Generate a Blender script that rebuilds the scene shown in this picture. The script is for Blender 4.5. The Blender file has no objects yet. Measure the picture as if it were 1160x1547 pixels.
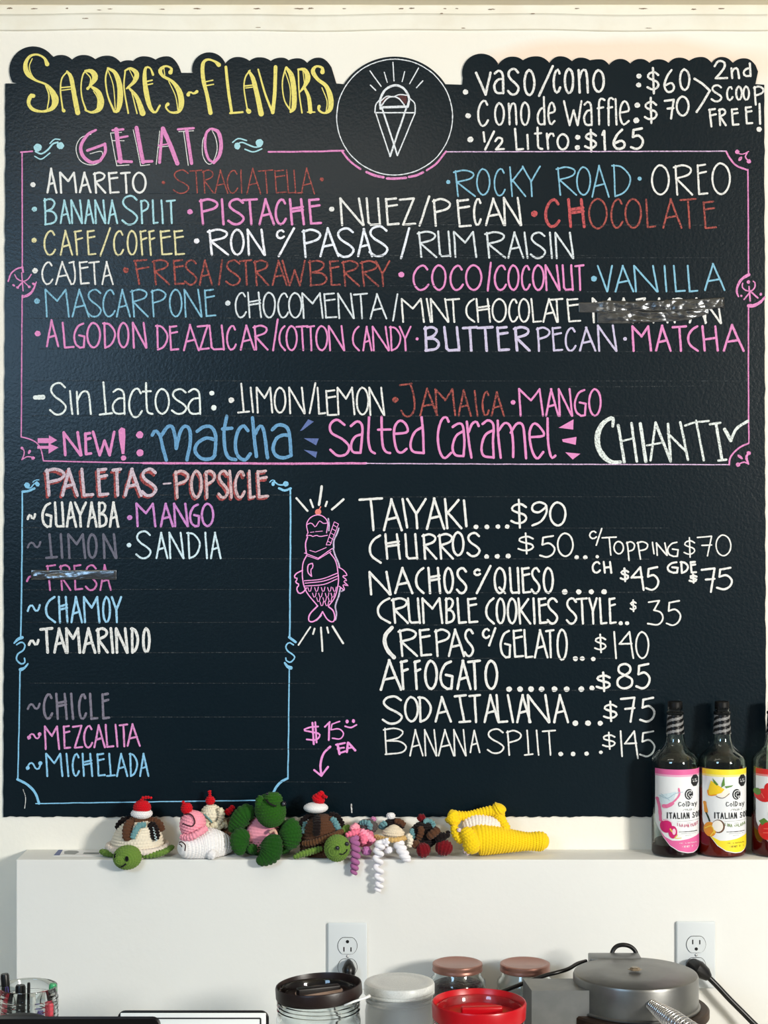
import bpy, math, random, re
import numpy as np
from mathutils import Vector, Matrix

random.seed(7)
rng = np.random.default_rng(7)
scene = bpy.context.scene
COL = scene.collection

# ------------------------------------------------------------------ camera, world, light, exposure
F = 2600.0            # focal length in pixels of the 1160 x 1547 frame
ZC = 1.80             # camera height
CX, CY = 580.0, 773.5
WALL = 3.22           # distance of the back wall
LEDGE_Z = 1.1690      # top of the low wall
LOW = 3.124           # distance of the low wall's face
COUNTER_Z = 0.85

cam_data = bpy.data.cameras.new('camera')
cam = bpy.data.objects.new('camera', cam_data)
COL.objects.link(cam)
cam.location = (0, 0, ZC)
cam.rotation_euler = (math.pi / 2, 0, 0)
cam_data.sensor_fit = 'HORIZONTAL'
cam_data.sensor_width = 36.0
cam_data.lens = 36.0 * F / 1160.0
cam_data.clip_start = 0.05
scene.camera = cam

scene.view_settings.view_transform = 'Standard'
scene.view_settings.look = 'None'
scene.view_settings.gamma = 1.0
scene.view_settings.use_curve_mapping = False
scene.view_settings.exposure = 0.10

world = bpy.data.worlds.new('world')
scene.world = world
world.use_nodes = True
wb = world.node_tree.nodes['Background']
wb.inputs['Color'].default_value = (0.93, 0.97, 1.0, 1)
wb.inputs['Strength'].default_value = 0.17

def area(name, loc, target, sx, sy, power, color):
    d = bpy.data.lights.new(name, 'AREA')
    d.shape = 'RECTANGLE'
    d.size, d.size_y, d.energy, d.color = sx, sy, power, color
    o = bpy.data.objects.new(name, d)
    COL.objects.link(o)
    o.location = loc
    o.rotation_euler = (Vector(target) - Vector(loc)).to_track_quat('-Z', 'Y').to_euler()
    return o

area('ceiling_lamp', (3.3, -0.95, 2.62), (-0.1, 3.2, 1.8), 0.7, 0.7, 255, (1.0, 0.965, 0.89))
area('window_daylight', (-1.45, 0.0, 2.42), (-0.4, 3.2, 1.9), 0.8, 0.55, 23, (0.44, 0.70, 1.0))
area('wall_top_fill', (-0.35, 2.05, 2.70), (-0.25, 3.2, 2.3), 1.1, 0.2, 4.0, (1.0, 0.95, 0.85))  # added fill light, brightens the upper wall; no fixture of the room

# ------------------------------------------------------------------ helpers
def lin(c):
    return tuple(((v / 12.92) if v <= 0.04045 else ((v + 0.055) / 1.055) ** 2.4) for v in c)

def hexc(r, g, b):
    return (r / 255.0, g / 255.0, b / 255.0)

MATS = {}
def mat(name, rgb, rough=0.6, metal=0.0, trans=0.0, ior=1.45, coat=0.0, sheen=0.0, bump=None, var=None, spec=None, alpha=None):
    """bump = (scale, strength, distance), var = (scale, amount, second colour)"""
    if name in MATS:
        return MATS[name]
    m = bpy.data.materials.new(name)
    m.use_nodes = True
    nt = m.node_tree
    b = nt.nodes['Principled BSDF']
    c = (*lin(rgb), 1)
    b.inputs['Base Color'].default_value = c
    b.inputs['Roughness'].default_value = rough
    b.inputs['Metallic'].default_value = metal
    b.inputs['Transmission Weight'].default_value = trans
    b.inputs['IOR'].default_value = ior
    b.inputs['Coat Weight'].default_value = coat
    b.inputs['Sheen Weight'].default_value = sheen
    if spec is not None:
        b.inputs['Specular IOR Level'].default_value = spec
    if alpha is not None:
        b.inputs['Alpha'].default_value = alpha
    tc = nt.nodes.new('ShaderNodeTexCoord')
    if var:
        n = nt.nodes.new('ShaderNodeTexNoise')
        n.inputs['Scale'].default_value = var[0]
        n.inputs['Detail'].default_value = 6
        r = nt.nodes.new('ShaderNodeValToRGB')
        r.color_ramp.elements[0].position = 0.42
        r.color_ramp.elements[1].position = 0.72
        r.color_ramp.elements[0].color = (0, 0, 0, 1)
        r.color_ramp.elements[1].color = (var[1], var[1], var[1], 1)
        mx = nt.nodes.new('ShaderNodeMix')
        mx.data_type = 'RGBA'
        mx.inputs[6].default_value = c
        mx.inputs[7].default_value = (*lin(var[2]), 1)
        nt.links.new(tc.outputs['Object'], n.inputs['Vector'])
        nt.links.new(n.outputs['Fac'], r.inputs['Fac'])
        nt.links.new(r.outputs['Color'], mx.inputs[0])
        nt.links.new(mx.outputs[2], b.inputs['Base Color'])
    if bump:
        n2 = nt.nodes.new('ShaderNodeTexNoise')
        n2.inputs['Scale'].default_value = bump[0]
        n2.inputs['Detail'].default_value = 3
        bp = nt.nodes.new('ShaderNodeBump')
        bp.inputs['Strength'].default_value = bump[1]
        bp.inputs['Distance'].default_value = bump[2]
        nt.links.new(tc.outputs['Object'], n2.inputs['Vector'])
        nt.links.new(n2.outputs['Fac'], bp.inputs['Height'])
        nt.links.new(bp.outputs['Normal'], b.inputs['Normal'])
    MATS[name] = m
    return m

def chalk(rgb, rub=0.25):
    """chalk marker colour; rub = how much of the board shows through the stroke's grain"""
    key = 'chalk_%02x%02x%02x_%d' % (*[int(v * 255) for v in rgb], int(rub * 100))
    if key in MATS:
        return MATS[key]
    m = mat(key, rgb, 0.85, spec=0.2)
    nt = m.node_tree
    b = nt.nodes['Principled BSDF']
    tc = nt.nodes.new('ShaderNodeTexCoord')
    n = nt.nodes.new('ShaderNodeTexNoise')
    n.inputs['Scale'].default_value = 330
    n.inputs['Detail'].default_value = 3
    r = nt.nodes.new('ShaderNodeValToRGB')
    r.color_ramp.elements[0].position = 0.30 + 0.22 * rub
    r.color_ramp.elements[1].position = 0.42 + 0.36 * rub
    r.color_ramp.elements[0].color = (max(0, 1 - 1.7 * rub),) * 3 + (1,)
    r.color_ramp.elements[1].color = (1, 1, 1, 1)
    mx = nt.nodes.new('ShaderNodeMix')
    mx.data_type = 'RGBA'
    mx.inputs[6].default_value = (*lin((0.13, 0.16, 0.18)), 1)
    mx.inputs[7].default_value = (*lin(rgb), 1)
    nt.links.new(tc.outputs['Object'], n.inputs['Vector'])
    nt.links.new(n.outputs['Fac'], r.inputs['Fac'])
    nt.links.new(r.outputs['Color'], mx.inputs[0])
    nt.links.new(mx.outputs[2], b.inputs['Base Color'])
    return m

def yarn(rgb):
    key = 'yarn_%02x%02x%02x' % tuple(int(v * 255) for v in rgb)
    return mat(key, rgb, 0.95, sheen=0.15, spec=0.15, bump=(900, 0.35, 0.001))

ORG = {}
def P(x, y, Y):
    """the point seen at pixel (x, y) of the photograph that lies at distance Y"""
    return Vector(((x - CX) * Y / F, Y, ZC - (y - CY) * Y / F))

def thing(name, label, cat, loc, group=None):
    o = bpy.data.objects.new(name, None)
    o.empty_display_size = 0.02
    COL.objects.link(o)
    o.location = loc
    ORG[o] = Vector(loc)
    o['label'] = label
    o['category'] = cat
    if group:
        o['group'] = group
    return o

def tag(o, label, cat, group=None):
    o['label'] = label
    o['category'] = cat
    if group:
        o['group'] = group
    return o

def obj(name, verts, faces, material, parent=None, smooth=True, label=None, mats=None, midx=None, auto=None):
    verts = np.asarray(verts, dtype=float)
    if parent is not None:
        org = ORG[parent]
    else:
        org = Vector((0, 0, 0)) if len(verts) == 0 else Vector((float((verts[:, 0].min() + verts[:, 0].max()) / 2),
                    float((verts[:, 1].min() + verts[:, 1].max()) / 2), float(verts[:, 2].min())))
    me = bpy.data.meshes.new(name)
    me.from_pydata([tuple(v) for v in (verts - np.array(org))], [], [tuple(int(i) for i in f) for f in faces])
    for mm in (mats or [material]):
        me.materials.append(mm)
    if midx is not None:
        me.polygons.foreach_set('material_index', midx)
    if smooth:
        me.polygons.foreach_set('use_smooth', [True] * len(me.polygons))
        if auto:
            me.set_sharp_from_angle(angle=math.radians(auto))
    me.update()
    o = bpy.data.objects.new(name, me)
    COL.objects.link(o)
    if parent is not None:
        o.parent = parent
    else:
        o.location = org
    ORG[o] = org
    if label:
        o['label'] = label
    return o

class MB:
    """collects shapes into one mesh"""
    def __init__(self):
        self.v, self.f, self.n = [], [], 0
    def add(self, v, f):
        v = np.asarray(v, dtype=float).reshape(-1, 3)
        self.v.append(v)
        self.f += [tuple(i + self.n for i in q) for q in f]
        self.n += len(v)
        return self
    def verts(self):
        return np.concatenate(self.v)
    def build(self, name, material, parent=None, **k):
        return obj(name, self.verts(), self.f, material, parent, **k)

def box(x0, x1, y0, y1, z0, z1, bev=0.0):
    """box with chamfered edges"""
    b = min(bev, (x1 - x0) / 2.01, (y1 - y0) / 2.01, (z1 - z0) / 2.01)
    if b <= 0:
        v = [(x, y, z) for x in (x0, x1) for y in (y0, y1) for z in (z0, z1)]
        f = [(0, 1, 3, 2), (4, 6, 7, 5), (0, 4, 5, 1), (2, 3, 7, 6), (0, 2, 6, 4), (1, 5, 7, 3)]
        return v, f
    import bmesh
    bm = bmesh.new()
    bmesh.ops.create_cube(bm, size=1.0)
    for q in bm.verts:
        q.co = Vector(((x0 + x1) / 2 + q.co.x * (x1 - x0), (y0 + y1) / 2 + q.co.y * (y1 - y0), (z0 + z1) / 2 + q.co.z * (z1 - z0)))
    bmesh.ops.bevel(bm, geom=list(bm.edges), offset=b, segments=3, profile=0.5, affect='EDGES')
    bm.verts.index_update()
    v = [tuple(q.co) for q in bm.verts]
    f = [tuple(q.index for q in p.verts) for p in bm.faces]
    bm.free()
    return v, f

def lathe(profile, c, seg=64, tilt=None, cap0=False, cap1=False):
    """profile of (radius, height) turned about the vertical through c"""
    n = len(profile)
    a = np.linspace(0, 2 * math.pi, seg, endpoint=False)
    v = np.zeros((n, seg, 3))
    for i, (r, z) in enumerate(profile):
        v[i, :, 0] = r * np.cos(a)
        v[i, :, 1] = r * np.sin(a)
        v[i, :, 2] = z
    v = v.reshape(-1, 3)
    f = []
    for i in range(n - 1):
        for j in range(seg):
            k = (j + 1) % seg
            f.append((i * seg + j, i * seg + k, (i + 1) * seg + k, (i + 1) * seg + j))
    if cap0:
        f.append(tuple(range(seg))[::-1])
    if cap1:
        f.append(tuple((n - 1) * seg + j for j in range(seg)))
    if tilt is not None:
        R = np.array(tilt.to_3x3())
        v = v @ R.T
    return v + np.array(c), f

def smoothpts(pts, n=6):
    """Catmull-Rom through points of any dimension"""
    p = np.asarray(pts, dtype=float)
    if len(p) < 3:
        return p
    closed = np.allclose(p[0, :2], p[-1, :2]) and len(p) > 3
    out = []
    m = len(p)
    for i in range(m - 1):
        p1, p2 = p[i], p[i + 1]
        if closed:
            p0 = p[i - 1] if i > 0 else p[m - 2]
            p3 = p[i + 2] if i + 2 < m else p[1]
        else:
            p0 = p[i - 1] if i > 0 else 2 * p1 - p2
            p3 = p[i + 2] if i + 2 < m else 2 * p2 - p1
        for k in range(n):
            t = k / n
            out.append(0.5 * ((2 * p1) + (-p0 + p2) * t + (2 * p0 - 5 * p1 + 4 * p2 - p3) * t * t + (-p0 + 3 * p1 - 3 * p2 + p3) * t ** 3))
    out.append(p[-1])
    return np.array(out)

def sweep(pts, radii, sides=12, caps=True):
    """round tube along 3-D points"""
    p = np.asarray(pts, dtype=float)
    n = len(p)
    r = np.broadcast_to(np.asarray(radii, dtype=float), (n,))
    t = np.gradient(p, axis=0)
    t /= np.linalg.norm(t, axis=1)[:, None] + 1e-12
    up = np.array([0, 0, 1.0]) if abs(t[0][2]) < 0.9 else np.array([0, 1.0, 0])
    v, nrm = [], np.cross(t[0], up)
    nrm /= np.linalg.norm(nrm)
    a = np.linspace(0, 2 * math.pi, sides, endpoint=False)
    for i in range(n):
        nrm = nrm - t[i] * np.dot(nrm, t[i])
        nrm /= np.linalg.norm(nrm) + 1e-12
        b = np.cross(t[i], nrm)
        v.append(p[i] + r[i] * (np.cos(a)[:, None] * nrm + np.sin(a)[:, None] * b))
    v = np.array(v).reshape(-1, 3)
    f = []
    for i in range(n - 1):
        for j in range(sides):
            k = (j + 1) % sides
            f.append((i * sides + j, i * sides + k, (i + 1) * sides + k, (i + 1) * sides + j))
    if caps:
        f.append(tuple(range(sides))[::-1])
        f.append(tuple((n - 1) * sides + j for j in range(sides)))
    return v, f

def disc_round(pts_r):
    """points with rounded ends for sweep: list of (Vector, r)"""
    return pts_r

# ------------------------------------------------------------------ strokes: chalk ribbons on a surface
STROKE = [0]
PEN = [0.86]      # how broad the chalk pens write
def ribbon(mb, pts, w, mapper_, layer_=0, jitter=0.10, wob=0.25):
    """pts: (x, y) or (x, y, width) pixels -> flat stroke with round ends; each stroke lies a hair above the one before"""
    STROKE[0] = (STROKE[0] + 1) % 9
    layer_ = layer_ + 0.09 * STROKE[0]
    mapper = mapper_
    p = np.asarray(pts, dtype=float)
    if p.shape[1] == 2:
        p = np.concatenate([p, np.full((len(p), 1), float(w) * PEN[0])], axis=1)
    # resample at about 2.5 px
    d = np.linalg.norm(np.diff(p[:, :2], axis=0), axis=1)
    s = np.concatenate([[0], np.cumsum(d)])
    if s[-1] < 1e-6:
        return
    n = max(2, int(s[-1] / 3.0) + 1)
    ss = np.linspace(0, s[-1], n)
    q = np.stack([np.interp(ss, s, p[:, k]) for k in range(3)], axis=1)
    # keep the corners
    if n > 4 and wob > 0:
        off = np.convolve(rng.normal(0, wob, n + 4), np.ones(5) / 5, 'valid')
    else:
        off = np.zeros(n)
    t = np.gradient(q[:, :2], axis=0)
    t /= np.linalg.norm(t, axis=1)[:, None] + 1e-9
    nn = np.stack([-t[:, 1], t[:, 0]], axis=1)
    c = q[:, :2] + nn * off[:, None]
    hw = q[:, 2] / 2 * (1 + rng.uniform(-jitter, jitter, n))
    L = c + nn * hw[:, None]
    R = c - nn * hw[:, None]
    lay = np.linspace(layer_, layer_ + 0.08, n)
    verts = [mapper(x, y, l) for (x, y), l in zip(L, lay)] + [mapper(x, y, l) for (x, y), l in zip(R, lay)]
    faces = [(i, i + 1, n + i + 1, n + i) for i in range(n - 1)]
    # round ends
    for e, sg in ((0, -1), (n - 1, 1)):
        base = math.atan2(nn[e, 1], nn[e, 0])
        k0 = len(verts)
        m = 5
        for k in range(1, m):
            a = base - sg * math.pi * k / m
            verts.append(mapper(c[e, 0] + hw[e] * math.cos(a), c[e, 1] + hw[e] * math.sin(a), lay[e]))
        faces.append((e,) + tuple(range(k0, k0 + m - 1)) + (n + e,))
    mb.add(verts, faces)

def blob(mb, x, y, rx, ry, mapper, layer=0, ang=0.0, rough=0.08):
    a = np.linspace(0, 2 * math.pi, 20, endpoint=False)
    k = 1 + rng.uniform(-rough, rough, 20)
    ux, uy = rx * np.cos(a) * k, ry * np.sin(a) * k
    ca, sa = math.cos(ang), math.sin(ang)
    fillpoly(mb, [(x + ux[i] * ca - uy[i] * sa, y + ux[i] * sa + uy[i] * ca) for i in range(20)], mapper, layer, 1 if rx < 9 else 3)

def fillpoly(mb, pts, mapper, layer=0, rings=1, sub=1):
    """filled star-shaped outline"""
    STROKE[0] = (STROKE[0] + 1) % 9
    layer = layer + 0.09 * STROKE[0]
    p = np.asarray(pts, dtype=float)
    if sub > 1:
        out = []
        for i in range(len(p)):
            for k in range(sub):
                out.append(p[i] + (p[(i + 1) % len(p)] - p[i]) * k / sub)
        p = np.array(out)
    c = p.mean(axis=0)
    n = len(p)
    verts = [mapper(c[0], c[1], layer)]
    for r in range(1, rings + 1):
        for q in p:
            z = c + (q - c) * r / rings
            verts.append(mapper(z[0], z[1], layer))
    faces = []
    for j in range(n):
        faces.append((0, 1 + j, 1 + (j + 1) % n))
    for r in range(rings - 1):
        for j in range(n):
            a, b = 1 + r * n + j, 1 + r * n + (j + 1) % n
            faces.append((a, a + n, b + n, b))
    mb.add(verts, faces)

def Ln(*a):
    return ('l', [(a[i], a[i + 1]) for i in range(0, len(a), 2)])
def Sm(*a):
    return ('s', [(a[i], a[i + 1]) for i in range(0, len(a), 2)])

OO = Sm(.45, 0, .12, .18, 0, .5, .14, .84, .5, 1, .86, .84, 1, .48, .84, .14, .45, 0)
SS = Sm(.92, .14, .6, 0, .18, .07, .06, .25, .3, .43, .7, .58, .97, .76, .75, .96, .35, 1, 0, .86)
CC = Sm(.92, .17, .68, .01, .32, .1, .05, .4, .08, .75, .38, .99, .75, .95, 1, .78)
GL = {
 'A': [Ln(0, 1, .42, 0), Ln(.4, 0, 1, 1), Ln(.16, .66, .76, .58)],
 'B': [Ln(.06, 0, .12, 1), Sm(0, .06, .5, 0, .85, .13, .65, .36, .14, .48), Sm(.14, .48, .7, .5, 1, .7, .8, .92, .08, 1)],
 'C': [CC], 'c': [CC],
 '(': [Sm(.95, 0, .4, .15, .05, .42, .2, .75, 1, 1)],
 'D': [Ln(.1, 0, .17, 1), Sm(0, .02, .5, .06, .95, .36, .9, .66, .6, .9, .17, 1)],
 'E': [Ln(.05, .02, .2, .98), Ln(.05, .04, .8, 0), Ln(.1, .3, .88, .24), Ln(.2, .98, 1, .95)],
 'F': [Ln(.08, .03, .36, 1), Ln(0, .05, .85, 0), Ln(.15, .38, 1, .3)],
 'G': [Sm(.85, .03, .35, .15, .02, .5, .15, .85, .55, 1), Ln(.55, 1, .9, .98, .97, .55, .45, .5)],
 'H': [Ln(0, 0, .14, 1), Ln(.84, 0, 1, 1), Ln(.1, .54, .92, .47)],
 '#': [Ln(0, 0, .14, 1), Ln(.8, 0, 1, 1), Ln(.06, .38, .92, .30), Ln(.08, .5, .94, .43)],
 'I': [Ln(0, 0, 1, 1)], 'l': [Ln(.2, 0, .8, 1)],
 'i': [Ln(.3, .03, .62, .98), Ln(0, .05, .72, 0), Ln(.3, 1, 1, .97)],
 'J': [Ln(.02, .05, .8, 0), Sm(.72, 0, .95, .4, .97, .78, .7, .98, .35, .98, .1, .82)],
 'K': [Ln(0, 0, .14, 1), Ln(.82, .03, .12, .5), Ln(.14, .44, 1, 1)],
 'L': [Ln(0, 0, .2, 1), Ln(.2, 1, 1, .97)],
 '^': [Ln(.3, 0, .5, .98), Ln(0, 1, 1, .96)],
 'M': [Ln(.07, 1, 0, 0, .5, .42, .86, 0, 1, 1)],
 'N': [Ln(.08, 1, 0, 0, .97, 1), Ln(.8, 0, 1, 1)],
 'O': [OO], 'o': [OO], '0': [OO],
 'P': [Ln(.06, .03, .17, 1), Sm(0, .08, .5, 0, .97, .15, .82, .36, .12, .5)],
 'p': [Ln(.06, .03, .3, 1), Sm(0, .08, .5, 0, .97, .15, .82, .42, .18, .52)],
 'Q': [OO, Ln(.45, .78, 1, 1)],
 'R': [Ln(.08, .03, .2, 1), Sm(0, .08, .5, 0, .92, .12, .78, .32, .12, .46), Ln(.14, .45, 1, 1)],
 'S': [SS], 's': [SS],
 'T': [Ln(0, .04, 1, 0), Ln(.5, .02, .62, 1)],
 'U': [Ln(0, 0, .14, .9, .3, .99, 1, .97), Ln(.84, 0, 1, 1)],
 'V': [Ln(0, 0, .66, 1, 1, 0)],
 'W': [Ln(0, 0, .32, 1, .55, .38, .78, 1, 1, 0)], 'w': [Ln(0, 0, .32, 1, .55, .38, .78, 1, 1, 0)],
 'Y': [Ln(0, 0, .48, .5, .54, 1), Ln(1, 0, .5, .5)],
 'Z': [Ln(.04, .05, .92, 0, .25, .98, 1, .95)],
 '/': [Ln(1, 0, 0, 1)],
 '$': [Sm(.9, .27, .6, .16, .2, .22, .1, .36, .4, .46, .8, .54, .92, .68, .7, .82, .35, .84, .05, .76), Ln(.48, 0, .54, 1)],
 '1': [Ln(.1, .2, .55, 0, .8, 1)],
 '2': [Sm(.02, .3, .3, .03, .75, .08, .8, .35, .45, .7, .1, .98), Ln(.1, .98, 1, .95)],
 '3': [Ln(.05, .06, .75, 0, .4, .38), Sm(.4, .38, .85, .48, .98, .75, .65, .98, 0, .94)],
 '4': [Ln(1, 1, .72, 0, 0, .46, .88, .44)],
 '5': [Ln(.92, 0, .25, .08, .2, .42), Sm(.2, .42, .65, .35, 1, .58, .88, .86, .5, 1, .05, .92)],
 '6': [Sm(.75, 0, .3, .3, .03, .7, .3, .98, .8, .96, .98, .76, .7, .58, .08, .72)],
 '7': [Ln(0, .06, .95, 0, .68, 1)],
 'z': [Ln(0, .06, .95, 0, .68, 1), Ln(.3, .47, .95, .44)],
 '8': [Sm(.5, .46, .12, .32, .15, .08, .55, 0, .85, .12, .82, .33, .5, .46, .08, .62, .05, .88, .45, 1, .92, .88, .95, .62, .5, .46)],
 '9': [Sm(.95, .14, .5, 0, .08, .12, .08, .36, .5, .42, .95, .14), Sm(.95, .14, .95, .45, .6, .82, .05, 1)],
 'a': [Sm(.08, .12, .45, 0, .82, .1, .92, .4, .95, 1), Sm(.92, .36, .4, .4, .04, .65, .15, .92, .5, 1, .95, .97)],
 'd': [Ln(.85, 0, .95, 1), Sm(.88, .4, .45, .42, .04, .65, .15, .93, .5, 1, .95, .96)],
 'e': [Sm(.06, .5, .95, .4, .75, .06, .4, .02, .08, .3, .06, .7, .4, 1, .95, .85)],
 'f': [Sm(.98, .06, .55, 0, .2, .1, .15, .4, .2, 1), Ln(0, .38, .8, .34)],
 'n': [Ln(.05, .03, .15, 1), Sm(.12, .4, .4, .06, .75, .03, .9, .3, 1, 1)],
 'r': [Ln(0, 0, .2, 1), Sm(.12, .4, .4, .06, .85, 0, 1, .16)],
 't': [Sm(.35, 0, .38, .6, .5, .93, 1, 1), Ln(0, .28, .85, .26)],
 'y': [Ln(0, 0, .5, .6), Ln(1, 0, .3, 1)],
}
TOK = re.compile(r'(\S)(-?[\d.]+)-([\d.]+)(?:@([\d.]+),([\d.]+))?$')

def write(mb, spec, w, ys, mapper, layer=0, jitter=0.1, wob=0.25, dx=0.0, dy=0.0):
    """spec: 'A70-86 M89-116@259,292 ...' letter and its left-right extent; ys = (top, bottom) or (top, bottom, top at right end, bottom at right end)"""
    toks = [TOK.match(t).groups() for t in spec.split()]
    xa, xb = float(toks[0][1]), float(toks[-1][2])
    for ch, x0, x1, t, b in toks:
        x0, x1 = float(x0), float(x1)
        if t is None:
            if len(ys) == 4:
                k = ((x0 + x1) / 2 - xa) / max(1.0, xb - xa)
                t, b = ys[0] + (ys[2] - ys[0]) * k, ys[1] + (ys[3] - ys[1]) * k
            else:
                t, b = ys
        t, b = float(t), float(b)
        i = w / 2
        X0, X1 = (x0 + i, x1 - i) if x1 - x0 > 2 * w else ((x0 + x1) / 2 - (x1 - x0) * 0.25, (x0 + x1) / 2 + (x1 - x0) * 0.25)
        T, B = t + i, b - i
        for kind, pts in GL[ch]:
            q = [(X0 + u * (X1 - X0) + dx, T + v * (B - T) + dy) for u, v in pts]
            if kind == 's':
                q = smoothpts(q, 7)
                ribbon(mb, q, w, mapper, layer, jitter, wob)
            else:
                for k in range(len(q) - 1):
                    ribbon(mb, [q[k], q[k + 1]], w, mapper, layer, jitter, wob)

# ------------------------------------------------------------------ the setting
wall_paint = mat('wall_paint', (0.945, 0.935, 0.895), 0.75, bump=(60, 0.25, 0.003), var=(1.6, 0.35, (0.945, 0.89, 0.82)))
low_paint = mat('low_wall_paint', (0.90, 0.90, 0.885), 0.55, bump=(90, 0.12, 0.002), var=(3.0, 0.35, (0.86, 0.845, 0.82)))
ceil_paint = mat('ceiling_paint', (0.95, 0.91, 0.82), 0.8, bump=(80, 0.3, 0.003))
trim_paint = mat('trim_paint', (0.95, 0.935, 0.88), 0.65, bump=(50, 0.3, 0.002), var=(14, 0.25, (0.86, 0.80, 0.68)))
floor_tile = mat('floor_tile', (0.62, 0.58, 0.53), 0.4, var=(4, 0.4, (0.5, 0.47, 0.43)))
counter_top = mat('counter_laminate', (0.84, 0.84, 0.82), 0.35, var=(8, 0.3, (0.75, 0.75, 0.73)))

def stain(m, colour, x, z, rx, rz, amount):
    nt = m.node_tree
    bs = nt.nodes['Principled BSDF']
    link = bs.inputs['Base Color'].links[0]
    src = link.from_socket
    tc = nt.nodes.new('ShaderNodeTexCoord')
    mp = nt.nodes.new('ShaderNodeMapping')
    mp.vector_type = 'TEXTURE'
    mp.inputs['Location'].default_value = (x, 0, z)
    mp.inputs['Scale'].default_value = (rx, 100, rz)
    ns = nt.nodes.new('ShaderNodeTexNoise')
    ns.inputs['Scale'].default_value = 5
    ad = nt.nodes.new('ShaderNodeVectorMath')
    ad.operation = 'MULTIPLY_ADD'
    ad.inputs[1].default_value = (0.08, 0.0, 0.05)
    gr = nt.nodes.new('ShaderNodeTexGradient')
    gr.gradient_type = 'SPHERICAL'
    rp = nt.nodes.new('ShaderNodeValToRGB')
    rp.color_ramp.elements[0].position = 0.0
    rp.color_ramp.elements[1].position = 0.35
    rp.color_ramp.elements[0].color = (0, 0, 0, 1)
    rp.color_ramp.elements[1].color = (amount, amount, amount, 1)
    mx = nt.nodes.new('ShaderNodeMix')
    mx.data_type = 'RGBA'
    mx.inputs[7].default_value = (*lin(colour), 1)
    nt.links.new(tc.outputs['Object'], ns.inputs['Vector'])
    nt.links.new(ns.outputs['Color'], ad.inputs[0])
    nt.links.new(tc.outputs['Object'], ad.inputs[2])
    nt.links.new(ad.outputs[0], mp.inputs['Vector'])
    nt.links.new(mp.outputs['Vector'], gr.inputs['Vector'])
    nt.links.new(gr.outputs['Fac'], rp.inputs['Fac'])
    nt.links.new(rp.outputs['Color'], mx.inputs[0])
    nt.links.new(src, mx.inputs[6])
    nt.links.new(mx.outputs[2], bs.inputs['Base Color'])
stain(wall_paint, (0.96, 0.87, 0.79), P(950, 0, WALL).x + .04, P(0, 78, WALL).z, 0.34, 0.055, 0.9)

def struct(name, parts, m, bev=0.0):
    mb = MB()
    for p in parts:
        mb.add(*box(*p, bev))
    o = mb.build(name, m, smooth=bev > 0, auto=30 if bev > 0 else None)
    o['kind'] = 'structure'
    return o

CEIL = ZC - (10 - CY) * WALL / F
struct('wall_back', [(-3.0, 3.0, WALL, WALL + 0.15, 0, CEIL)], wall_paint)
struct('ceiling', [(-3.0, 3.0, -1.2, WALL + 0.15, CEIL, CEIL + 0.1)], ceil_paint)
struct('floor', [(-3.0, 3.0, -1.2, WALL + 0.15, -0.1, 0)], floor_tile)
LX = P(24, 0, LOW).x
struct('wall_low', [(LX, 3.0, LOW, WALL, 0.0, LEDGE_Z)], low_paint, 0.0025)
# ceiling trim: a board with a rounded lip, slightly wavy along its lower edge
mb = MB()
tx = np.linspace(-2.9, 2.9, 240)
prof = [(0.000, 47), (0.006, 46), (0.007, 44), (0.007, 27), (0.009, 25), (0.013, 24), (0.013, 12), (0.011, 10)]
vv, ff = [], []
for i, x in enumerate(tx):
    wv = 0.0012 * math.sin(x * 9) + 0.0008 * math.sin(x * 23 + 1)
    for k, (d, y) in enumerate(prof):
        z = ZC - (y - CY) * WALL / F + (wv if k < 7 else 0)
        vv.append((x, WALL - d, min(z, CEIL)))
for i in range(len(tx) - 1):
    for k in range(len(prof) - 1):
        a = i * len(prof) + k
        ff.append((a, a + len(prof), a + len(prof) + 1, a + 1))
mb.add(vv, ff)
trim = mb.build('trim_1', trim_paint, auto=40)
trim['kind'] = 'structure'
def tmap(x, y, layer=0):
    p = P(x, y, WALL - 0.0135)
    return (p.x, (WALL - 0.0135) if y < 23 else (WALL - 0.0075), p.z)
mb = MB()
for x, y, w, h in [(14, 12.5, 5, 1.3), (52, 13, 7, 1.1), (101, 12.5, 2.4, 1.2), (128, 26.5, 6, .8), (150, 15, 5, .7), (166, 13.5, 4, .8), (245, 14, 5, .9), (298, 13, 7, 1.1), (388, 13, 6, 1.2), (450, 13, 9, 1.3), (469, 12.6, 5, 1.2),
                   (520, 13, 3, .9), (606, 13, 5, 1.4), (622, 12.6, 5, 1.3), (667, 20.5, 3, .9), (672, 13, 3, .9), (690, 12.8, 3, .9), (742, 14, 8, 1.0), (805, 20.5, 4, .8), (872, 12.8, 4, .9), (972, 13, 8, 1.0), (1048, 14, 5, 1.2), (1090, 13, 6, 1), (700, 41, 4, .7), (390, 40, 5, .6), (980, 41, 6, .6)]:
    blob(mb, x, y, w * .8, h * .8, tmap, 0, 0, 0.4)
cz = mb.build('paint_chip', mat('bare_wood', (0.52, 0.44, 0.36), 0.8), trim, smooth=False)
cz['kind'] = 'stuff'
wt = tag(MB().add(*box(-1.4, 1.4, 2.08, LOW - 0.004, 0.81, COUNTER_Z, 0.006)).build('worktop', counter_top, auto=30),
    'pale grey worktop below the white low wall, carrying the jars', 'worktop')
MB().add(*box(-1.35, 1.35, 2.14, LOW - 0.006, 0.0, 0.81, 0.004)).build('base_panel', low_paint, wt, auto=30)

# ------------------------------------------------------------------ the chalkboard
BY = WALL - 0.003
def bmap(x, y, layer=0):
    v = P(x, y, BY)
    return (v.x, BY - 0.0005 - 0.00025 * layer, v.z)

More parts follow.
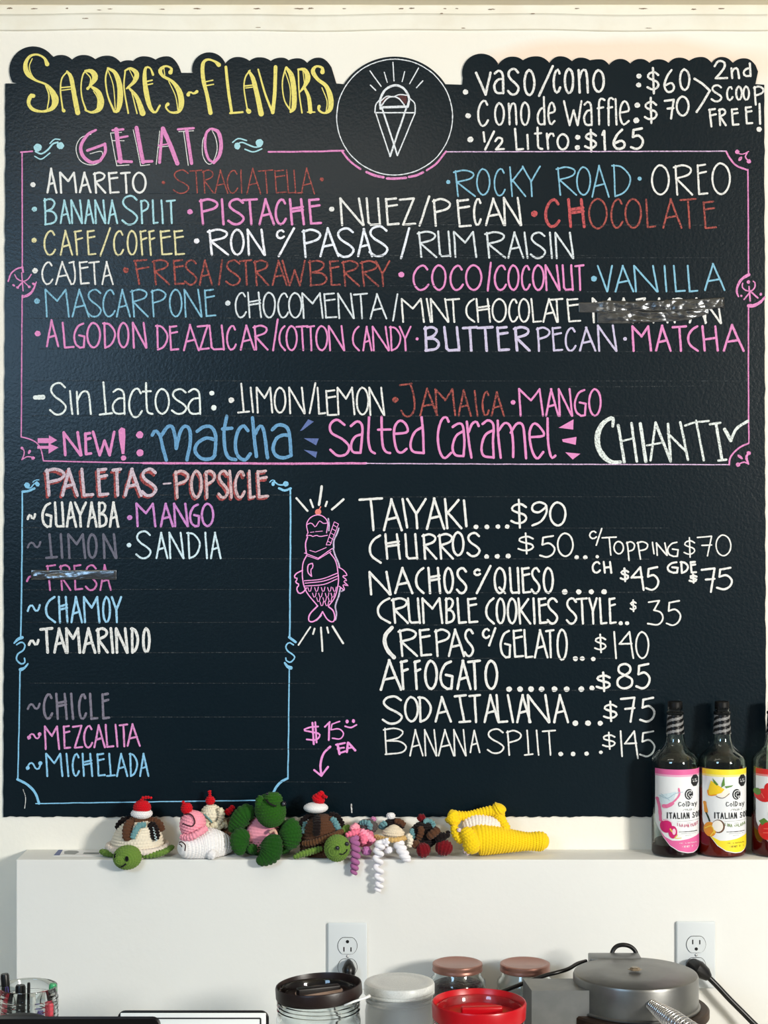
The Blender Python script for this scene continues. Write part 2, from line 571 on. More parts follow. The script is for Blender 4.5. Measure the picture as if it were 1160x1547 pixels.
board_paint = mat('chalkboard_paint', (0.02, 0.085, 0.118), 0.29, bump=(190, 0.13, 0.003), var=(3.2, 0.5, (0.07, 0.115, 0.14)), spec=0.27)

def bumps(spec):
    """scalloped top edge from alternating valleys and peaks"""
    pts = []
    for i in range(0, len(spec) - 2, 2):
        (xa, ya), (xp, yp), (xb, yb) = spec[i:i + 3]
        for t in np.linspace(-1, 1, 15)[:-1]:
            if t < 0:
                pts.append((xp + t * (xp - xa), yp + (ya - yp) * (abs(t) ** 2.3)))
            else:
                pts.append((xp + t * (xb - xp), yp + (yb - yp) * (abs(t) ** 2.3)))
    return pts
def arc(cx, cy, r, a0, a1, n=14):
    return [(cx + r * math.cos(math.radians(a)), cy + r * math.sin(math.radians(a))) for a in np.linspace(a0, a1, n)]
top = [(8, 126), (27, 126)] + arc(50, 106, 36, 150, 328, 22)
top += bumps([(79, 87), (92, 83), (109, 90), (126, 83), (144, 89.5), (162, 84), (182, 94), (194, 91), (201, 92), (217, 85), (235, 90)])
top += bumps([(235, 90), (252, 85), (273, 106)]) + [(274, 110), (292, 110)]
top += arc(316, 105, 26, 172, 340, 18)
top += bumps([(341, 95), (359, 86), (377, 92), (392, 86.5), (409, 92), (425, 87), (436, 91), (450, 88), (464, 95)])
top += bumps([(464, 95), (481, 87), (504, 108)]) + [(508, 126), (519, 127)]
top += arc(596, 177, 91.5, 213, 327, 40)
top += [(698, 128)] + arc(727, 110, 29, 165, 330, 20)
top += bumps([(752, 98), (774, 85.5), (790, 91), (810, 85), (830, 95), (846, 85), (864, 92.5), (877, 87), (891, 91), (906, 89.5), (920, 98),
              (937, 89), (952, 96), (967, 89), (981, 95), (995, 89.5), (1010, 95), (1026, 87), (1041, 92), (1059, 86), (1075, 95), (1090, 86), (1107, 95)])
top += bumps([(1107, 95), (1124, 88), (1144, 103)]) + [(1145, 108), (1141, 127), (1154.5, 128)]
right = [(1154.5 + 2.5 * t + rng.uniform(-.7, .7), 128 + (1234 - 128) * t) for t in np.linspace(0, 1, 90)[1:]]
bottom = [(1157 - 1152 * t, 1234 + rng.uniform(-1.2, 1.2)) for t in np.linspace(0, 1, 230)[1:]]
left = [(5 + 3 * t + rng.uniform(-.7, .7), 1234 - (1234 - 126) * t) for t in np.linspace(0, 1, 90)[1:-1]]
outline = top + right + bottom + left

from mathutils.geometry import tessellate_polygon
def slab(pts, mapper, depth):
    """outline -> slab standing depth off the wall"""
    o3 = [Vector((x, y, 0)) for x, y in pts]
    tri = tessellate_polygon([o3])
    n = len(pts)
    v = [mapper(x, y) for x, y in pts]
    v += [(a, b + depth, c) for a, b, c in v]
    f = [tuple(t) for t in tri] + [tuple(i + n for i in t)[::-1] for t in tri]
    f += [(i, (i + 1) % n, n + (i + 1) % n, n + i) for i in range(n)]
    return v, f
v, f = slab(outline, lambda x, y: (P(x, y, BY).x, BY, P(x, y, BY).z), 0.0029)
board = obj('chalkboard', v, f, board_paint, smooth=False)
tag(board, 'black chalkboard with scalloped top edge covered in coloured menu lettering', 'chalkboard')

# colours of the chalk markers
WHITE = (0.90, 0.90, 0.89); PINK = (0.87, 0.55, 0.76); CYAN = (0.66, 0.84, 0.88); SKY = (0.52, 0.73, 0.83)
BLUE = (0.42, 0.62, 0.78); RED = (0.76, 0.35, 0.36); BRICK = (0.67, 0.34, 0.31); CREAM = (0.88, 0.85, 0.66)
LAV = (0.78, 0.75, 0.86); ORCHID = (0.80, 0.54, 0.80); GREY = (0.42, 0.42, 0.48); YELLOW = (0.91, 0.86, 0.48)
PALE = (0.84, 0.87, 0.89)

def words(color, spec, w, ys, dots=(), rub=0.2, label=None, name='lettering', extra=(), jitter=0.1, wob=0.25):
    mb = MB()
    if spec:
        write(mb, spec, w, ys, bmap, 0, jitter, wob)
    for d in dots:
        blob(mb, d[0], d[1], d[2], d[2] * 0.95, bmap)
    for st in extra:      # (width, points[, smooth])
        ex(mb, *st)
    return mb.build(name, chalk(color, rub), board, smooth=False, label=label)

def ex(mb, w, pts, sm=True, layer=0, wob=0.2):
    q = smoothpts(pts, 6) if sm and len(pts) > 2 else np.asarray(pts, dtype=float)
    if sm or len(q) == 2:
        ribbon(mb, q, w, bmap, layer, 0.08, wob)
    else:
        for k in range(len(q) - 1):
            ribbon(mb, [q[k], q[k + 1]], w, bmap, layer, 0.08, wob)

def crop(ox, oy, k):
    """pixel coordinates read in an enlarged crop"""
    def c(*a):
        st = 3 if False else 2
        return [(ox + a[i] / k, oy + a[i + 1] / k) for i in range(0, len(a), st)]
    def cw(*a):
        return [(ox + a[i] / k, oy + a[i + 1] / k, a[i + 2] / k) for i in range(0, len(a), 3)]
    return c, cw

# ---- title in yellow brush letters
c, cw = crop(0, 70, 4.0)
mb = MB()
T1 = [
 (285,108,26, 268,72,14, 225,50,12, 180,62,16, 154,110,26, 167,165,30, 215,205,14, 280,232,14, 318,280,34, 335,330,42, 315,375,26, 260,394,14, 200,382,20, 173,345,22, 185,302,26, 202,300,24),
 (195,75,6, 178,120,6, 190,170,7, 212,200,7), (275,235,8, 296,300,8, 285,384,7),
 (408,152,9, 374,195,9, 366,270,9, 380,385,10), (383,386,20, 386,390,22), (405,152,12, 430,190,24, 450,300,28, 470,402,30), (370,250,8, 440,244,8), (374,266,7, 440,258,7),
 (540,142,10, 505,165,9, 490,240,8, 498,320,9, 522,390,11), (515,148,12, 555,152,28, 575,190,36, 545,238,14, 530,256,18), (545,240,12, 592,275,28, 612,330,34, 600,378,30, 555,400,14, 515,385,10),
 (520,160,7, 548,195,7, 538,245,6), (565,270,6, 590,315,6, 588,375,6),
 (652,132,10, 638,200,10, 652,300,10, 690,392,14), (652,132,12, 695,160,24, 722,230,32, 726,320,34, 712,388,24, 690,394,14), (652,142,6, 685,240,6, 697,380,6),
 (757,148,9, 750,250,9, 775,404,10), (755,148,10, 788,134,16, 826,165,30, 812,212,24, 765,256,10), (780,252,12, 828,310,24, 862,404,36), (795,275,6, 828,406,8), (782,142,5, 808,195,5),
 (925,172,14, 908,132,10, 880,132,16, 874,200,26, 888,300,30, 908,370,24, 938,400,14, 966,358,12), (890,212,9, 920,205,9), (895,232,8, 922,226,8),
 (1030,158,26, 1036,134,14, 1000,120,12, 968,145,24, 985,180,18, 1040,212,18, 1082,270,32, 1096,340,34, 1080,394,20, 1030,398,11, 1002,368,12, 1014,350,22), (990,130,6, 996,175,6), (1020,212,6, 1060,300,6, 1076,392,6),
]
for s in T1:
    ribbon(mb, smoothpts(cw(*s), 8), 1, bmap, 0, 0.04, 0.1)
mb.build('lettering', chalk(YELLOW, 0.12), board, smooth=False, label='yellow brush lettering reading SABORES')
c, cw = crop(260, 70, 4.0)
mb = MB()
T2 = [
 (98,292,24, 108,276,12, 130,286,12, 150,274,20),
 (282,112,28, 258,92,14, 215,80,14, 186,108,22, 188,200,24, 212,300,22, 232,402,26), (205,214,8, 246,205,8), (205,238,8, 250,230,8), (200,250,5, 218,330,5),
 (325,125,16, 340,270,18, 360,402,16), (350,404,12, 426,398,12),
 (470,146,9, 442,190,9, 435,260,8, 455,385,9), (458,388,26, 464,394,30), (465,152,14, 490,200,26, 515,300,28, 538,408,32), (440,240,8, 492,234,8), (445,252,7, 492,246,7),
 (520,140,10, 560,280,12, 602,390,14), (625,125,22, 620,280,22, 608,400,22),
 (686,130,10, 666,220,8, 680,330,8, 722,394,12), (690,128,14, 722,180,30, 737,280,30, 735,370,28, 715,396,14), (682,150,6, 714,260,6, 710,384,6),
 (762,138,9, 768,280,8, 785,402,9), (760,140,10, 800,142,24, 820,190,32, 800,240,20, 770,278,8), (800,250,14, 826,310,22, 836,396,26), (818,398,8, 862,398,8), (790,150,5, 800,230,5),
 (908,156,28, 906,130,16, 870,122,14, 850,152,26, 880,200,20, 930,240,24, 957,310,32, 955,380,28, 920,404,12, 886,386,14, 888,364,22), (905,250,6, 935,330,6, 930,400,6),
]
for s in T2:
    ribbon(mb, smoothpts(cw(*s), 8), 1, bmap, 0, 0.04, 0.1)
mb.build('lettering', chalk(YELLOW, 0.12), board, smooth=False, label='yellow brush lettering reading FLAVORS after a tilde')

# ---- GELATO heading, pink with a thin white outline
c, cw = crop(0, 180, 4.0)
c2, cw2 = crop(260, 180, 4.0)
mb = MB()
for s in [(580,66,14, 530,95,18, 490,160,20, 500,220,22, 550,262,20, 600,254,20), (605,252,18, 636,200,18, 634,150,18), (634,152,16, 528,190,16),
          (702,62,26, 715,160,26, 730,258,26), (680,68,14, 745,62,14), (710,115,14, 772,104,12), (715,255,18, 796,258,16),
          (825,52,24, 845,160,24, 865,260,24), (860,257,18, 920,255,16), (980,65,16, 964,262,18), (985,58,26, 1030,160,26, 1072,268,26), (958,160,10, 1022,150,8)]:
    ribbon(mb, smoothpts(cw(*s), 6), 1, bmap, 1, 0.05, 0.1)
for s in [(36,62,14, 130,55,14), (88,68,20, 118,268,20), (230,60,14, 205,90,16, 200,170,16, 220,240,16, 250,262,14), (240,58,14, 280,80,22, 296,150,22, 286,220,22, 252,265,16)]:
    ribbon(mb, smoothpts(cw2(*s), 6), 1, bmap, 1, 0.05, 0.1)
mb.build('lettering', chalk(PINK, 0.15), board, smooth=False, label='pink block lettering reading GELATO')
mb = MB()
for s in [(550,93, 490,112, 460,170, 476,240, 520,272, 570,276, 610,250, 616,196, 545,210), (668,84, 690,200, 706,282, 780,277), (668,84, 735,80), (680,130, 750,131), (805,65, 830,180, 850,282, 905,275), (965,72, 945,274), (1005,110, 1066,277), (955,170, 1020,163)]:
    ex(mb, 1.4, c(*s), len(s) > 12)
for s in [(40,76, 130,71), (70,78, 98,280), (215,75, 185,130, 185,220, 215,270, 245,262, 271,190, 265,120, 240,66)]:
    ex(mb, 1.4, c2(*s))
mb.build('outline', chalk(WHITE, 0.2), board, smooth=False, label='thin white chalk outline behind the pink heading')
mb = MB()
blob(mb, 57, 223, 6, 6, bmap); blob(mb, 91.3, 220, 5.4, 5.4, bmap)
ex(mb, 3, c(215,195, 250,210, 290,185, 320,150, 350,140)); ex(mb, 2.2, c(210,225, 250,242, 302,206)); ex(mb, 2.4, c(302,147, 330,122, 362,124))
mb.build('scroll', chalk(CYAN, 0.1), board, smooth=False, label='light blue chalk scroll left of the pink heading')
mb = MB()
blob(mb, 358.3, 220.7, 4.6, 5.2, bmap); blob(mb, 392, 216, 5.7, 5.7, bmap)
ex(mb, 2.6, c2(390,155, 420,140, 460,155, 500,170, 535,164)); ex(mb, 2.4, c2(366,140, 400,117, 450,130)); ex(mb, 2.4, c2(440,182, 490,198, 542,180))
mb.build('scroll', chalk(CYAN, 0.1), board, smooth=False, label='light blue chalk scroll right of the pink heading')

# ---- price list top right
words(WHITE, 'V717-743@108,145 a744-763@105,143 s765-786@102,145 o790-809@104,146 /812-837@98,147 c834-848@103,142 o851-868@102,143 n871-890@103,142 o894-914@104,141', 4.2, (103, 144), [(703, 139, 4.2)], label='white chalk lettering reading VASO/CONO')
words(WHITE, '$975-998@101,143 61001-1020@104,141 01025-1043@103,138', 3.8, (103, 141), [(965, 115, 4), (964.5, 128.5, 4)], label='white chalk price $60')
words(WHITE, 'C720-739@150,192 o746-763@154,191 n766-782@154,190 o785-801@153,191 d810-825@145,190 e826-840@153,190 w850-880@151,191 a880-896@152,191 f901-915@147,190 f916-928@146,191 l928-933@148,190 e934-952@151,190', 3.6, (152, 190), [(707, 175, 4.2)], label='white chalk lettering reading CONO DE WAFFLE')
words(WHITE, '$971-995@146,188 z1002-1020@149,181 01020-1042@144,177', 3.8, (146, 182), [(962.5, 159, 4.3), (961, 182, 4.6)], label='white chalk price $70 below the $60')
words(WHITE, '/731-748@197,228 2746-763@206,228 L776-792@193,228 l795-799@202,227 t806-821@191,227 r824-838@200,227 o840-860@201,228', 3.8, (200, 228), [(710.5, 211, 4.6)], extra=[(3.6, [(730, 200), (732, 214)])], label='white chalk lettering reading 1/2 LITRO')
words(WHITE, '$881-904@194,231 1907-917@196,228 6924-946@194,227 5950-973@192,227', 4.2, (194, 227), [(872.5, 207.5, 4), (872, 223, 4)], label='white chalk price $165')
words(WHITE, '21077-1100@90,121 n1102-1118@101,120 d1121-1136@94,117', 3.8, (95, 120), extra=[(4, [(1049, 119), (1061, 127), (1072, 137)]), (4, [(1072, 137), (1062, 154), (1052, 169)])], label='white chalk lettering reading 2ND after an angle bracket')
words(WHITE, 'S1073-1092@127,155 c1096-1108 o1110-1122 o1121-1133 P1137-1155@129,160', 3.5, (129, 153), label='white chalk lettering reading SCOOP')
words(WHITE, 'F1069-1083@163,193 R1084-1098 E1103-1117 E1124-1138@160,189', 3.6, (163, 191), [(1146.5, 195.5, 4)], extra=[(3.8, [(1147, 157), (1148, 187)])], label='white chalk lettering reading FREE!')

# ---- flavours
words(WHITE, 'A70-87@253,293 M89-117 A119-139 R140-161 E162-181@259,294 T181-198 O199-222', 3.6, (259, 293), [(50, 279, 4)], 0.12, label='white chalk lettering reading AMARETO')
words(BRICK, 'S261-287 T286-306 R305-324 A324-345 C342-360 I363-366 A372-395@253,294 T389-413 E413-433 L432-447 L443-458 A454-476@253,294', 2.1, (256, 293), [(247, 276, 2.6), (486, 271, 3)], 0.4, label='thin dull red chalk lettering reading STRACIATELLA')
words(SKY, 'R684-719@256,298 O719-741@254,296 C745-764@253,297 K769-795@251,298 Y788-817@250,298', 2.8, (253, 297), [(677, 275, 3.2)], 0.2, label='light blue chalk lettering reading ROCKY')
words(SKY, 'R839-872 O870-893 A893-921@249,299 D923-954@248,298', 2.8, (251, 296), [(966, 270, 3.2)], 0.2, label='light blue chalk lettering reading ROAD')
words(WHITE, 'O983-1012 R1016-1047 E1051-1070@247,296 O1074-1104@245,295', 3.4, (248, 296), label='white chalk lettering, rightmost in the first flavour row')
words(CYAN, 'B65-87@299,341 A90-107 N106-126 A127-143 N142-161 A162-179 S183-210@294,341 P211-226 L229-240 I243-247 T250-266', 3.4, (301, 339), [(52, 316, 4)], 0.2, label='pale blue chalk lettering reading BANANA SPLIT in the second flavour row')
words(PINK, 'P300-331 I334-339 S343-371 T364-390 A390-416 C414-434 #436-461 E464-487', 4.2, (299, 341), [(287, 320, 4.2)], 0.12, label='pink chalk lettering reading PISTACHE')
words(WHITE, 'N512-551 U552-576 E580-604 Z601-629 /632-650@295,343 P652-682@299,343 E688-713@300,345 C714-728 A732-763 N759-789@297,342', 3.8, (298, 342), [(501, 316, 4)], label='white chalk lettering reading NUEZ/PECAN')
words(RED, 'C821-847 #856-885', 5, (299, 345), [(807, 323, 5)], 0.3, label='thick red chalk letters C and H')
words(BRICK, 'O888-918@299,347 C921-942 O943-970 L974-991@300,345 A1000-1031 T1026-1052 E1060-1083@303,347', 3.2, (299, 346), (), 0.38, label='brownish red chalk lettering ending CHOCOLATE')
words(CREAM, 'C65-85 A90-111 F111-126 E130-146 /150-168@343,388 C170-188 O191-208 F210-223 F223-235 E240-261 E261-280', 3.2, (347, 387), [(51.5, 363, 4)], 0.2, label='pale yellow chalk lettering reading CAFE/COFFEE')
words((0.93, 0.93, 0.96), 'R312-347 O347-370 N372-402 c416-431@346,362 /419-446@343,389', 4, (345, 387), [(297, 364, 4.2)], label='white chalk lettering reading RON C/')
words((0.90, 0.92, 0.96), 'P455-486@345,391 A482-513@343,389 S507-537@343,390 A539-564 S556-588@340,389 /604-620@343,392', 4, (344, 389), label='white chalk lettering reading PASAS')
words(PALE, 'R629-661 U660-682@348,389 M684-721 R731-765 A766-792 l789-800 S800-826 I829-835 N837-868', 3.4, (348, 390, 350, 392), label='off-white chalk lettering reading RUM RAISIN')
words(WHITE, 'C62-81 A83-109 J103-115 E118-136 T133-151 A153-172', 3, (394, 431), [(53, 409, 4.3)], label='white chalk lettering reading CAJETA')
words(BRICK, 'F201-226 R229-257 E260-280 S278-299 A300-322 /329-337 S340-365 T361-381 R382-407 A410-435 W425-462 B465-495 E496-515 R515-544 R543-573 Y566-590', 3.1, (391, 431, 393, 434), [(190, 408, 4.5)], 0.42, label='brick red chalk lettering reading FRESA/STRAWBERRY')
words(PINK, 'C622-649 O651-675 C678-701 O702-729 /735-743@395,441 C745-766 O766-785 C786-802 O803-823 N822-847 U848-867 T867-883', 3.6, (399, 440), [(606, 415, 4.5)], 0.12, label='pink chalk lettering reading COCO/COCONUT')
words(SKY, 'V901-926 A928-958 N956-995 l1001-1009 L1016-1036 L1037-1055 A1063-1096@397,440', 3.2, (400, 442), [(897, 421, 4.4)], 0.15, label='light blue chalk lettering reading VANILLA')
words(SKY, 'M67-106 A108-136 S131-155 C154-175 A175-198 R196-225 P227-252 O255-276 N277-306 E307-327', 3, (436, 480), [(56, 455, 4.4)], 0.25, label='light blue chalk lettering reading MASCARPONE')
words(PALE, 'C354-373 #373-396 O396-417 C418-437 O435-457 M455-489 E487-510 N509-536 T533-556 A558-585 /592-602@443,486', 3, (440, 481, 443, 483), [(344, 458, 4.2)], label='white chalk lettering reading CHOCOMENTA')
words(WHITE, 'M605-642 I643-652 N649-679 T673-695 (702-718 #718-742 O742-766 C767-783 O782-801 L801-819 A819-843 T830-851 E854-878', 3.2, (450, 488), label='white chalk lettering reading MINTCHOCOLATE')
words(WHITE, 'M893-927 A930-958 Z959-977 A985-1010 P1014-1037 A1040-1068 N1062-1091@452,490', 3.6, (449, 489), label='white chalk lettering half hidden by the crumpled tape')
words(PINK, 'A69-90@482,525 L93-113 G110-130 O130-153 D154-176 O177-196 N199-223', 3.5, (486, 527), [(57, 504, 4.6)], 0.12, label='pink chalk lettering reading ALGODON')
words(PINK, 'D234-255 E254-271@491,531 A276-302@489,531 Z296-317 U315-340 C341-358 A362-386 R381-406', 3.4, (490, 530), (), 0.12, label='pink chalk lettering reading DE AZUCAR')
words(PINK, '/411-421@481,531 (420-432 O431-450 T446-466 T462-476 O476-496 N495-522', 3.3, (491, 531), (), 0.12, label='pink chalk lettering reading COTTON')
words(PINK, '(531-544 A547-563 N561-589 D587-607 Y602-622', 3.2, (492, 531), [(630, 512, 2.4)], 0.12, label='pink chalk lettering reading CANDY')
words(LAV, 'B639-665 U669-696 T697-722 T719-746 E748-771 R774-802', 4.6, (492, 532), (), 0.15, label='lavender chalk lettering reading BUTTER')
words(LAV, 'P809-832 E832-851 C852-871 A874-901 N901-933@490,532', 3.6, (493, 532), [(944, 512, 3)], 0.15, label='lavender chalk lettering reading PECAN')
words(PINK, 'M953-985 A989-1015@490,532 T1014-1038 (1037-1056 H1059-1086 A1091-1125@489,532', 4, (491, 532), (), 0.15, label='pink chalk lettering reading MATCHA at the right edge')
words((0.91, 0.94, 0.93), 'S74-102@577,628 l103-112@589,627 n113-139@589,627 ^149-171@576,628 a168-191 c193-216@585,632 t214-232@577,627 o233-257 s258-284 a282-305', 3.4, (586, 627), [(320, 594, 3.8), (323, 616, 4.2)], extra=[(8, [(53, 600.5), (65, 600)])], label='white chalk lettering reading SIN LACTOSA')
words(WHITE, '^358-378@578,625 l376-385 M386-413 O413-433 N435-462 /466-478@577,626 L478-493 E490-510@588,630 M508-537 O537-558 N556-582', 3.3, (584, 624, 584, 629), [(349.5, 604.5, 4.5)], label='white chalk lettering reading LIMON/LEMON')
words(BRICK, 'J602-628@578,631 A633-662 M656-689 A691-713 l714-724 C727-740 A741-763', 3.2, (583, 629, 591, 630), [(597, 604, 4.6)], 0.45, label='rough rust red chalk lettering reading JAMAICA')
words(PINK, 'M782-822 A823-845 N842-866 G866-887 O888-909', 3.6, (586, 630), [(775, 608, 3.6)], 0.12, label='pink chalk lettering reading MANGO beside JAMAICA')

# ---- the NEW! row
mb = MB()
for (x0, x1, y0, y1), (hx, ya, yb, tip, yt) in [((57, 75, 662, 669.5), (74, 657.5, 672, 86.4, 665)), ((56.4, 74, 673.6, 678), (73.4, 670, 685.5, 88.4, 676))]:
    fillpoly(mb, [(x0, y0), (x1, y0), (x1, y1), (x0, y1)], bmap)
    fillpoly(mb, [(hx, ya), (tip, yt), (hx, yb)], bmap)
write(mb, 'N94-125@651,690 E126-140 W138-175@650,690', 4.8, (652, 689), bmap)
fillpoly(mb, [(179, 650), (183.5, 645.5), (189, 648), (189.5, 660), (188, 686), (184, 686), (180, 664)], bmap)
blob(mb, 186.7, 692, 4, 4, bmap); blob(mb, 211, 657, 5.4, 5.4, bmap); blob(mb, 211.5, 684, 5.4, 5.4, bmap)
mb.build('lettering', chalk(PINK, 0.08), board, smooth=False, label='bold pink lettering reading NEW! with two arrows')
c, cw = crop(220, 570, 4.0)
mb = MB()
for s in [(40,350, 58,325, 85,350, 105,430, 125,500), (90,358, 130,303, 160,300, 178,360, 186,430), (186,430, 210,330, 240,295, 266,320, 270,390, 250,500),
          (310,326, 350,300, 395,300, 420,340, 424,400, 416,475), (420,378, 365,368, 312,400, 300,450, 340,492, 395,492, 420,470), (490,235, 474,330, 480,430, 502,485, 545,498), (465,312, 521,308),
          (618,322, 590,293, 556,330, 541,410, 558,475, 600,498, 632,462), (645,245, 655,350, 669,478), (660,345, 690,295, 714,325, 736,486),
          (765,318, 800,288, 848,298, 870,350, 878,472), (878,474, 830,487, 787,472, 770,430, 790,372, 830,350, 870,352)]:
    ex(mb, 6, c(*s), True, 0, 0.3)
mb.build('lettering', chalk(BLUE, 0.18), board, smooth=False, label='blue lower-case lettering reading matcha')
mb = MB()
for s in [(932,325, 982,254, 1016,268, 948,320), (955,368, 1046,370, 1030,411), (955,438, 1037,450, 1028,487)]:
    fillpoly(mb, c(*s), bmap)
mb.build('flicks', chalk((0.38, 0.45, 0.66), 0.15), board, smooth=False, label='dull blue chalk flicks after matcha')
c, cw = crop(440, 570, 4.0)
c2, cw2 = crop(630, 570, 4.0)
mb = MB()
for s in [(322,287, 275,256, 236,285, 242,335, 310,375, 350,420, 330,466, 280,474, 236,438), (360,294, 398,266, 428,292, 426,380, 418,456), (424,345, 385,360, 362,405, 372,450, 418,456),
          (470,240, 465,370, 478,440, 505,460), (545,238, 550,400, 570,448, 597,458), (524,317, 600,315), (622,342, 700,330, 690,282, 655,262, 624,300, 622,370, 638,440, 665,455, 696,432),
          (787,240, 796,340, 800,458), (790,302, 745,332, 720,400, 735,448, 798,458)]:
    ex(mb, 4.3, c(*s))
mb.build('lettering', chalk(PINK, 0.08), board, smooth=False, label='pink lower-case lettering reading Salted')
mb = MB()
for s in [(190,268, 175,240, 148,258, 126,340, 134,440, 165,488, 206,456), (215,300, 248,280, 275,292, 286,380, 280,476), (278,325, 235,355, 214,425, 232,470, 280,476), (300,268, 314,400, 328,486), (312,330, 332,282, 358,268, 372,294),
          (395,282, 430,260, 460,288, 459,380, 462,486), (457,320, 412,350, 390,420, 402,474, 462,484), (486,262, 492,370, 505,487), (490,325, 530,276, 566,304, 580,400, 580,482), (566,335, 602,280, 638,290, 650,380, 658,490),
          (680,362, 765,352, 742,302, 706,280, 680,330, 690,430, 724,492, 762,452), (788,248, 790,370, 800,450, 815,488, 835,474)]:
    ex(mb, 4.3, c2(*s))
for s in [(855,305, 945,254, 943,316), (875,375, 963,360, 958,408, 880,390), (895,453, 986,462, 940,497)]:
    fillpoly(mb, c2(*s), bmap)
mb.build('lettering', chalk(PINK, 0.08), board, smooth=False, label='pink lower-case lettering reading Caramel with three wedges')
c, cw = crop(870, 570, 4.0)
mb = MB()
ribbon(mb, smoothpts(cw(222,296,16, 222,246,22, 168,274,28, 132,340,32, 134,420,32, 170,482,32, 216,512,24, 268,512,18), 6), 1, bmap, 0, 0.1, 0.2)
for w, s in [(5, (255,290, 292,512)), (4.6, (335,278, 367,508)), (3.2, (275,386, 340,370)), (6, (388,280, 422,508)), (4, (480,274, 450,502)), (4.8, (480,274, 572,508)), (3.2, (428,412, 522,394)),
             (4.6, (555,283, 572,500)), (4, (556,340, 662,446)), (4.2, (630,272, 676,498)), (4, (725,262, 772,502)), (3.6, (658,292, 720,272, 802,264)), (5, (845,280, 882,500)), (4, (808,284, 872,275)), (4, (860,503, 908,498)),
             (6, (898,314, 935,382)), (5, (935,382, 970,310, 1038,264))]:
    ex(mb, w, c(*s))
mb.build('lettering', chalk((0.88, 0.91, 0.90), 0.3), board, smooth=False, label='rough white chalk lettering reading CHIANTI with a tick')

# ---- popsicle list
PL = 'P67-100 A92-120 L121-143 E145-166 T168-185 A187-216 S212-239'
PS = 'P262-287 O287-307 P308-327 S328-347 l344-353 C353-372 L374-387 E386-407'
mb = MB(); write(mb, PL, 5.5, (708, 752), bmap, 0, 0.25, 0.5, -2.6, 1.6)
mb.build('lettering_shade', chalk((0.68, 0.32, 0.32), 0.4), board, smooth=False, label='red chalk edge behind PALETAS')
mb = MB(); write(mb, PS, 5, (711, 755), bmap, 0, 0.25, 0.5, -2.0, 1.6)
mb.build('lettering_shade', chalk((0.68, 0.32, 0.32), 0.4), board, smooth=False, label='red chalk edge behind POPSICLE')
mb = MB(); write(mb, PL, 5.4, (706, 751), bmap, 1, 0.08)
ex(mb, 3, [(247, 731), (258, 730)])
mb.build('lettering', chalk((0.82, 0.75, 0.80), 0.25), board, smooth=False, label='pale lavender block lettering reading PALETAS')
mb = MB(); write(mb, PS, 4.8, (709, 754), bmap, 1, 0.08)
mb.build('lettering', chalk((0.83, 0.72, 0.74), 0.28), board, smooth=False, label='pale rose block lettering reading POPSICLE')

def tilde(x0, x1, y0, y1):
    return [(x0, y1), (x0 + (x1 - x0) * .15, y0 + 2), (x0 + (x1 - x0) * .4, y0 + 1), (x0 + (x1 - x0) * .62, y1 - 1), (x0 + (x1 - x0) * .85, y1 - 1), (x1, y0)]
words(WHITE, 'G62-80 U81-98 A99-117 Y111-132 A131-148 B147-163 A164-181', 4.3, (757, 798), extra=[(4.4, tilde(42, 53, 777, 784))], label='white chalk lettering reading GUAYABA')
words(ORCHID, 'M204-237 A241-263 N261-286 G285-303 O303-324', 4, (759, 797), [(196, 782, 4)], label='orchid pink chalk lettering reading MANGO in the popsicle box')
words(GREY, '^68-88 I91-95 M101-131 O131-148 N154-178', 4.3, (805, 845), extra=[(3.6, tilde(42, 61, 819, 827))], label='faded grey chalk lettering reading LIMON')
words((0.82, 0.91, 0.95), 'S204-230@801,845 A235-255 N254-279 D281-304 I309-314 A317-335', 3.4, (803, 845), [(195, 823.5, 3.6)], label='icy white chalk lettering reading SANDIA')
words((0.80, 0.48, 0.70), 'F69-87 R89-108 E110-126 S128-148 A150-169', 3.2, (852, 893), extra=[(3.4, [(41, 878), (44, 872), (50, 870)])], label='mauve chalk lettering half hidden by a strip of tape')
words((0.62, 0.82, 0.94), '(67-85 #87-104 A106-126 M125-152 O154-168 Y167-185', 3.8, (900, 942), extra=[(3.6, tilde(42, 60, 914, 923))], label='light blue chalk lettering reading CHAMOY')
words(WHITE, 'T59-81 A80-102 M98-123 A124-146 R144-165 l164-174 N173-195 D196-211 O214-228', 4.8, (947, 988), extra=[(4.8, tilde(44, 58, 967, 974))], label='bold white chalk lettering reading TAMARINDO')
words((0.50, 0.48, 0.54), 'C64-81 #83-103 I106-112 C117-132 L134-149 E152-167', 4.2, (1046, 1088), extra=[(3.8, tilde(42, 60, 1063, 1071))], label='faded grey chalk lettering reading CHICLE')
words((0.88, 0.58, 0.80), 'M66-91 E94-108 Z108-126 C125-141 A141-160 L158-173 I173-179 T179-194 A191-213', 3.4, (1096, 1134, 1092, 1128), [(44, 1114, 3), (60, 1109, 3)], extra=[(3, tilde(43, 61, 1108, 1116))], label='pink chalk lettering reading MEZCALITA')
words((0.56, 0.79, 0.93), 'M68-96 I99-105 C108-121 #123-141 E145-160 ^160-175 A175-194 D194-209 A210-226', 3.3, (1137, 1174), [(42, 1160, 3), (61, 1153, 3.2)], extra=[(3, tilde(41, 62, 1152, 1162))], label='blue chalk lettering reading MICHELADA')

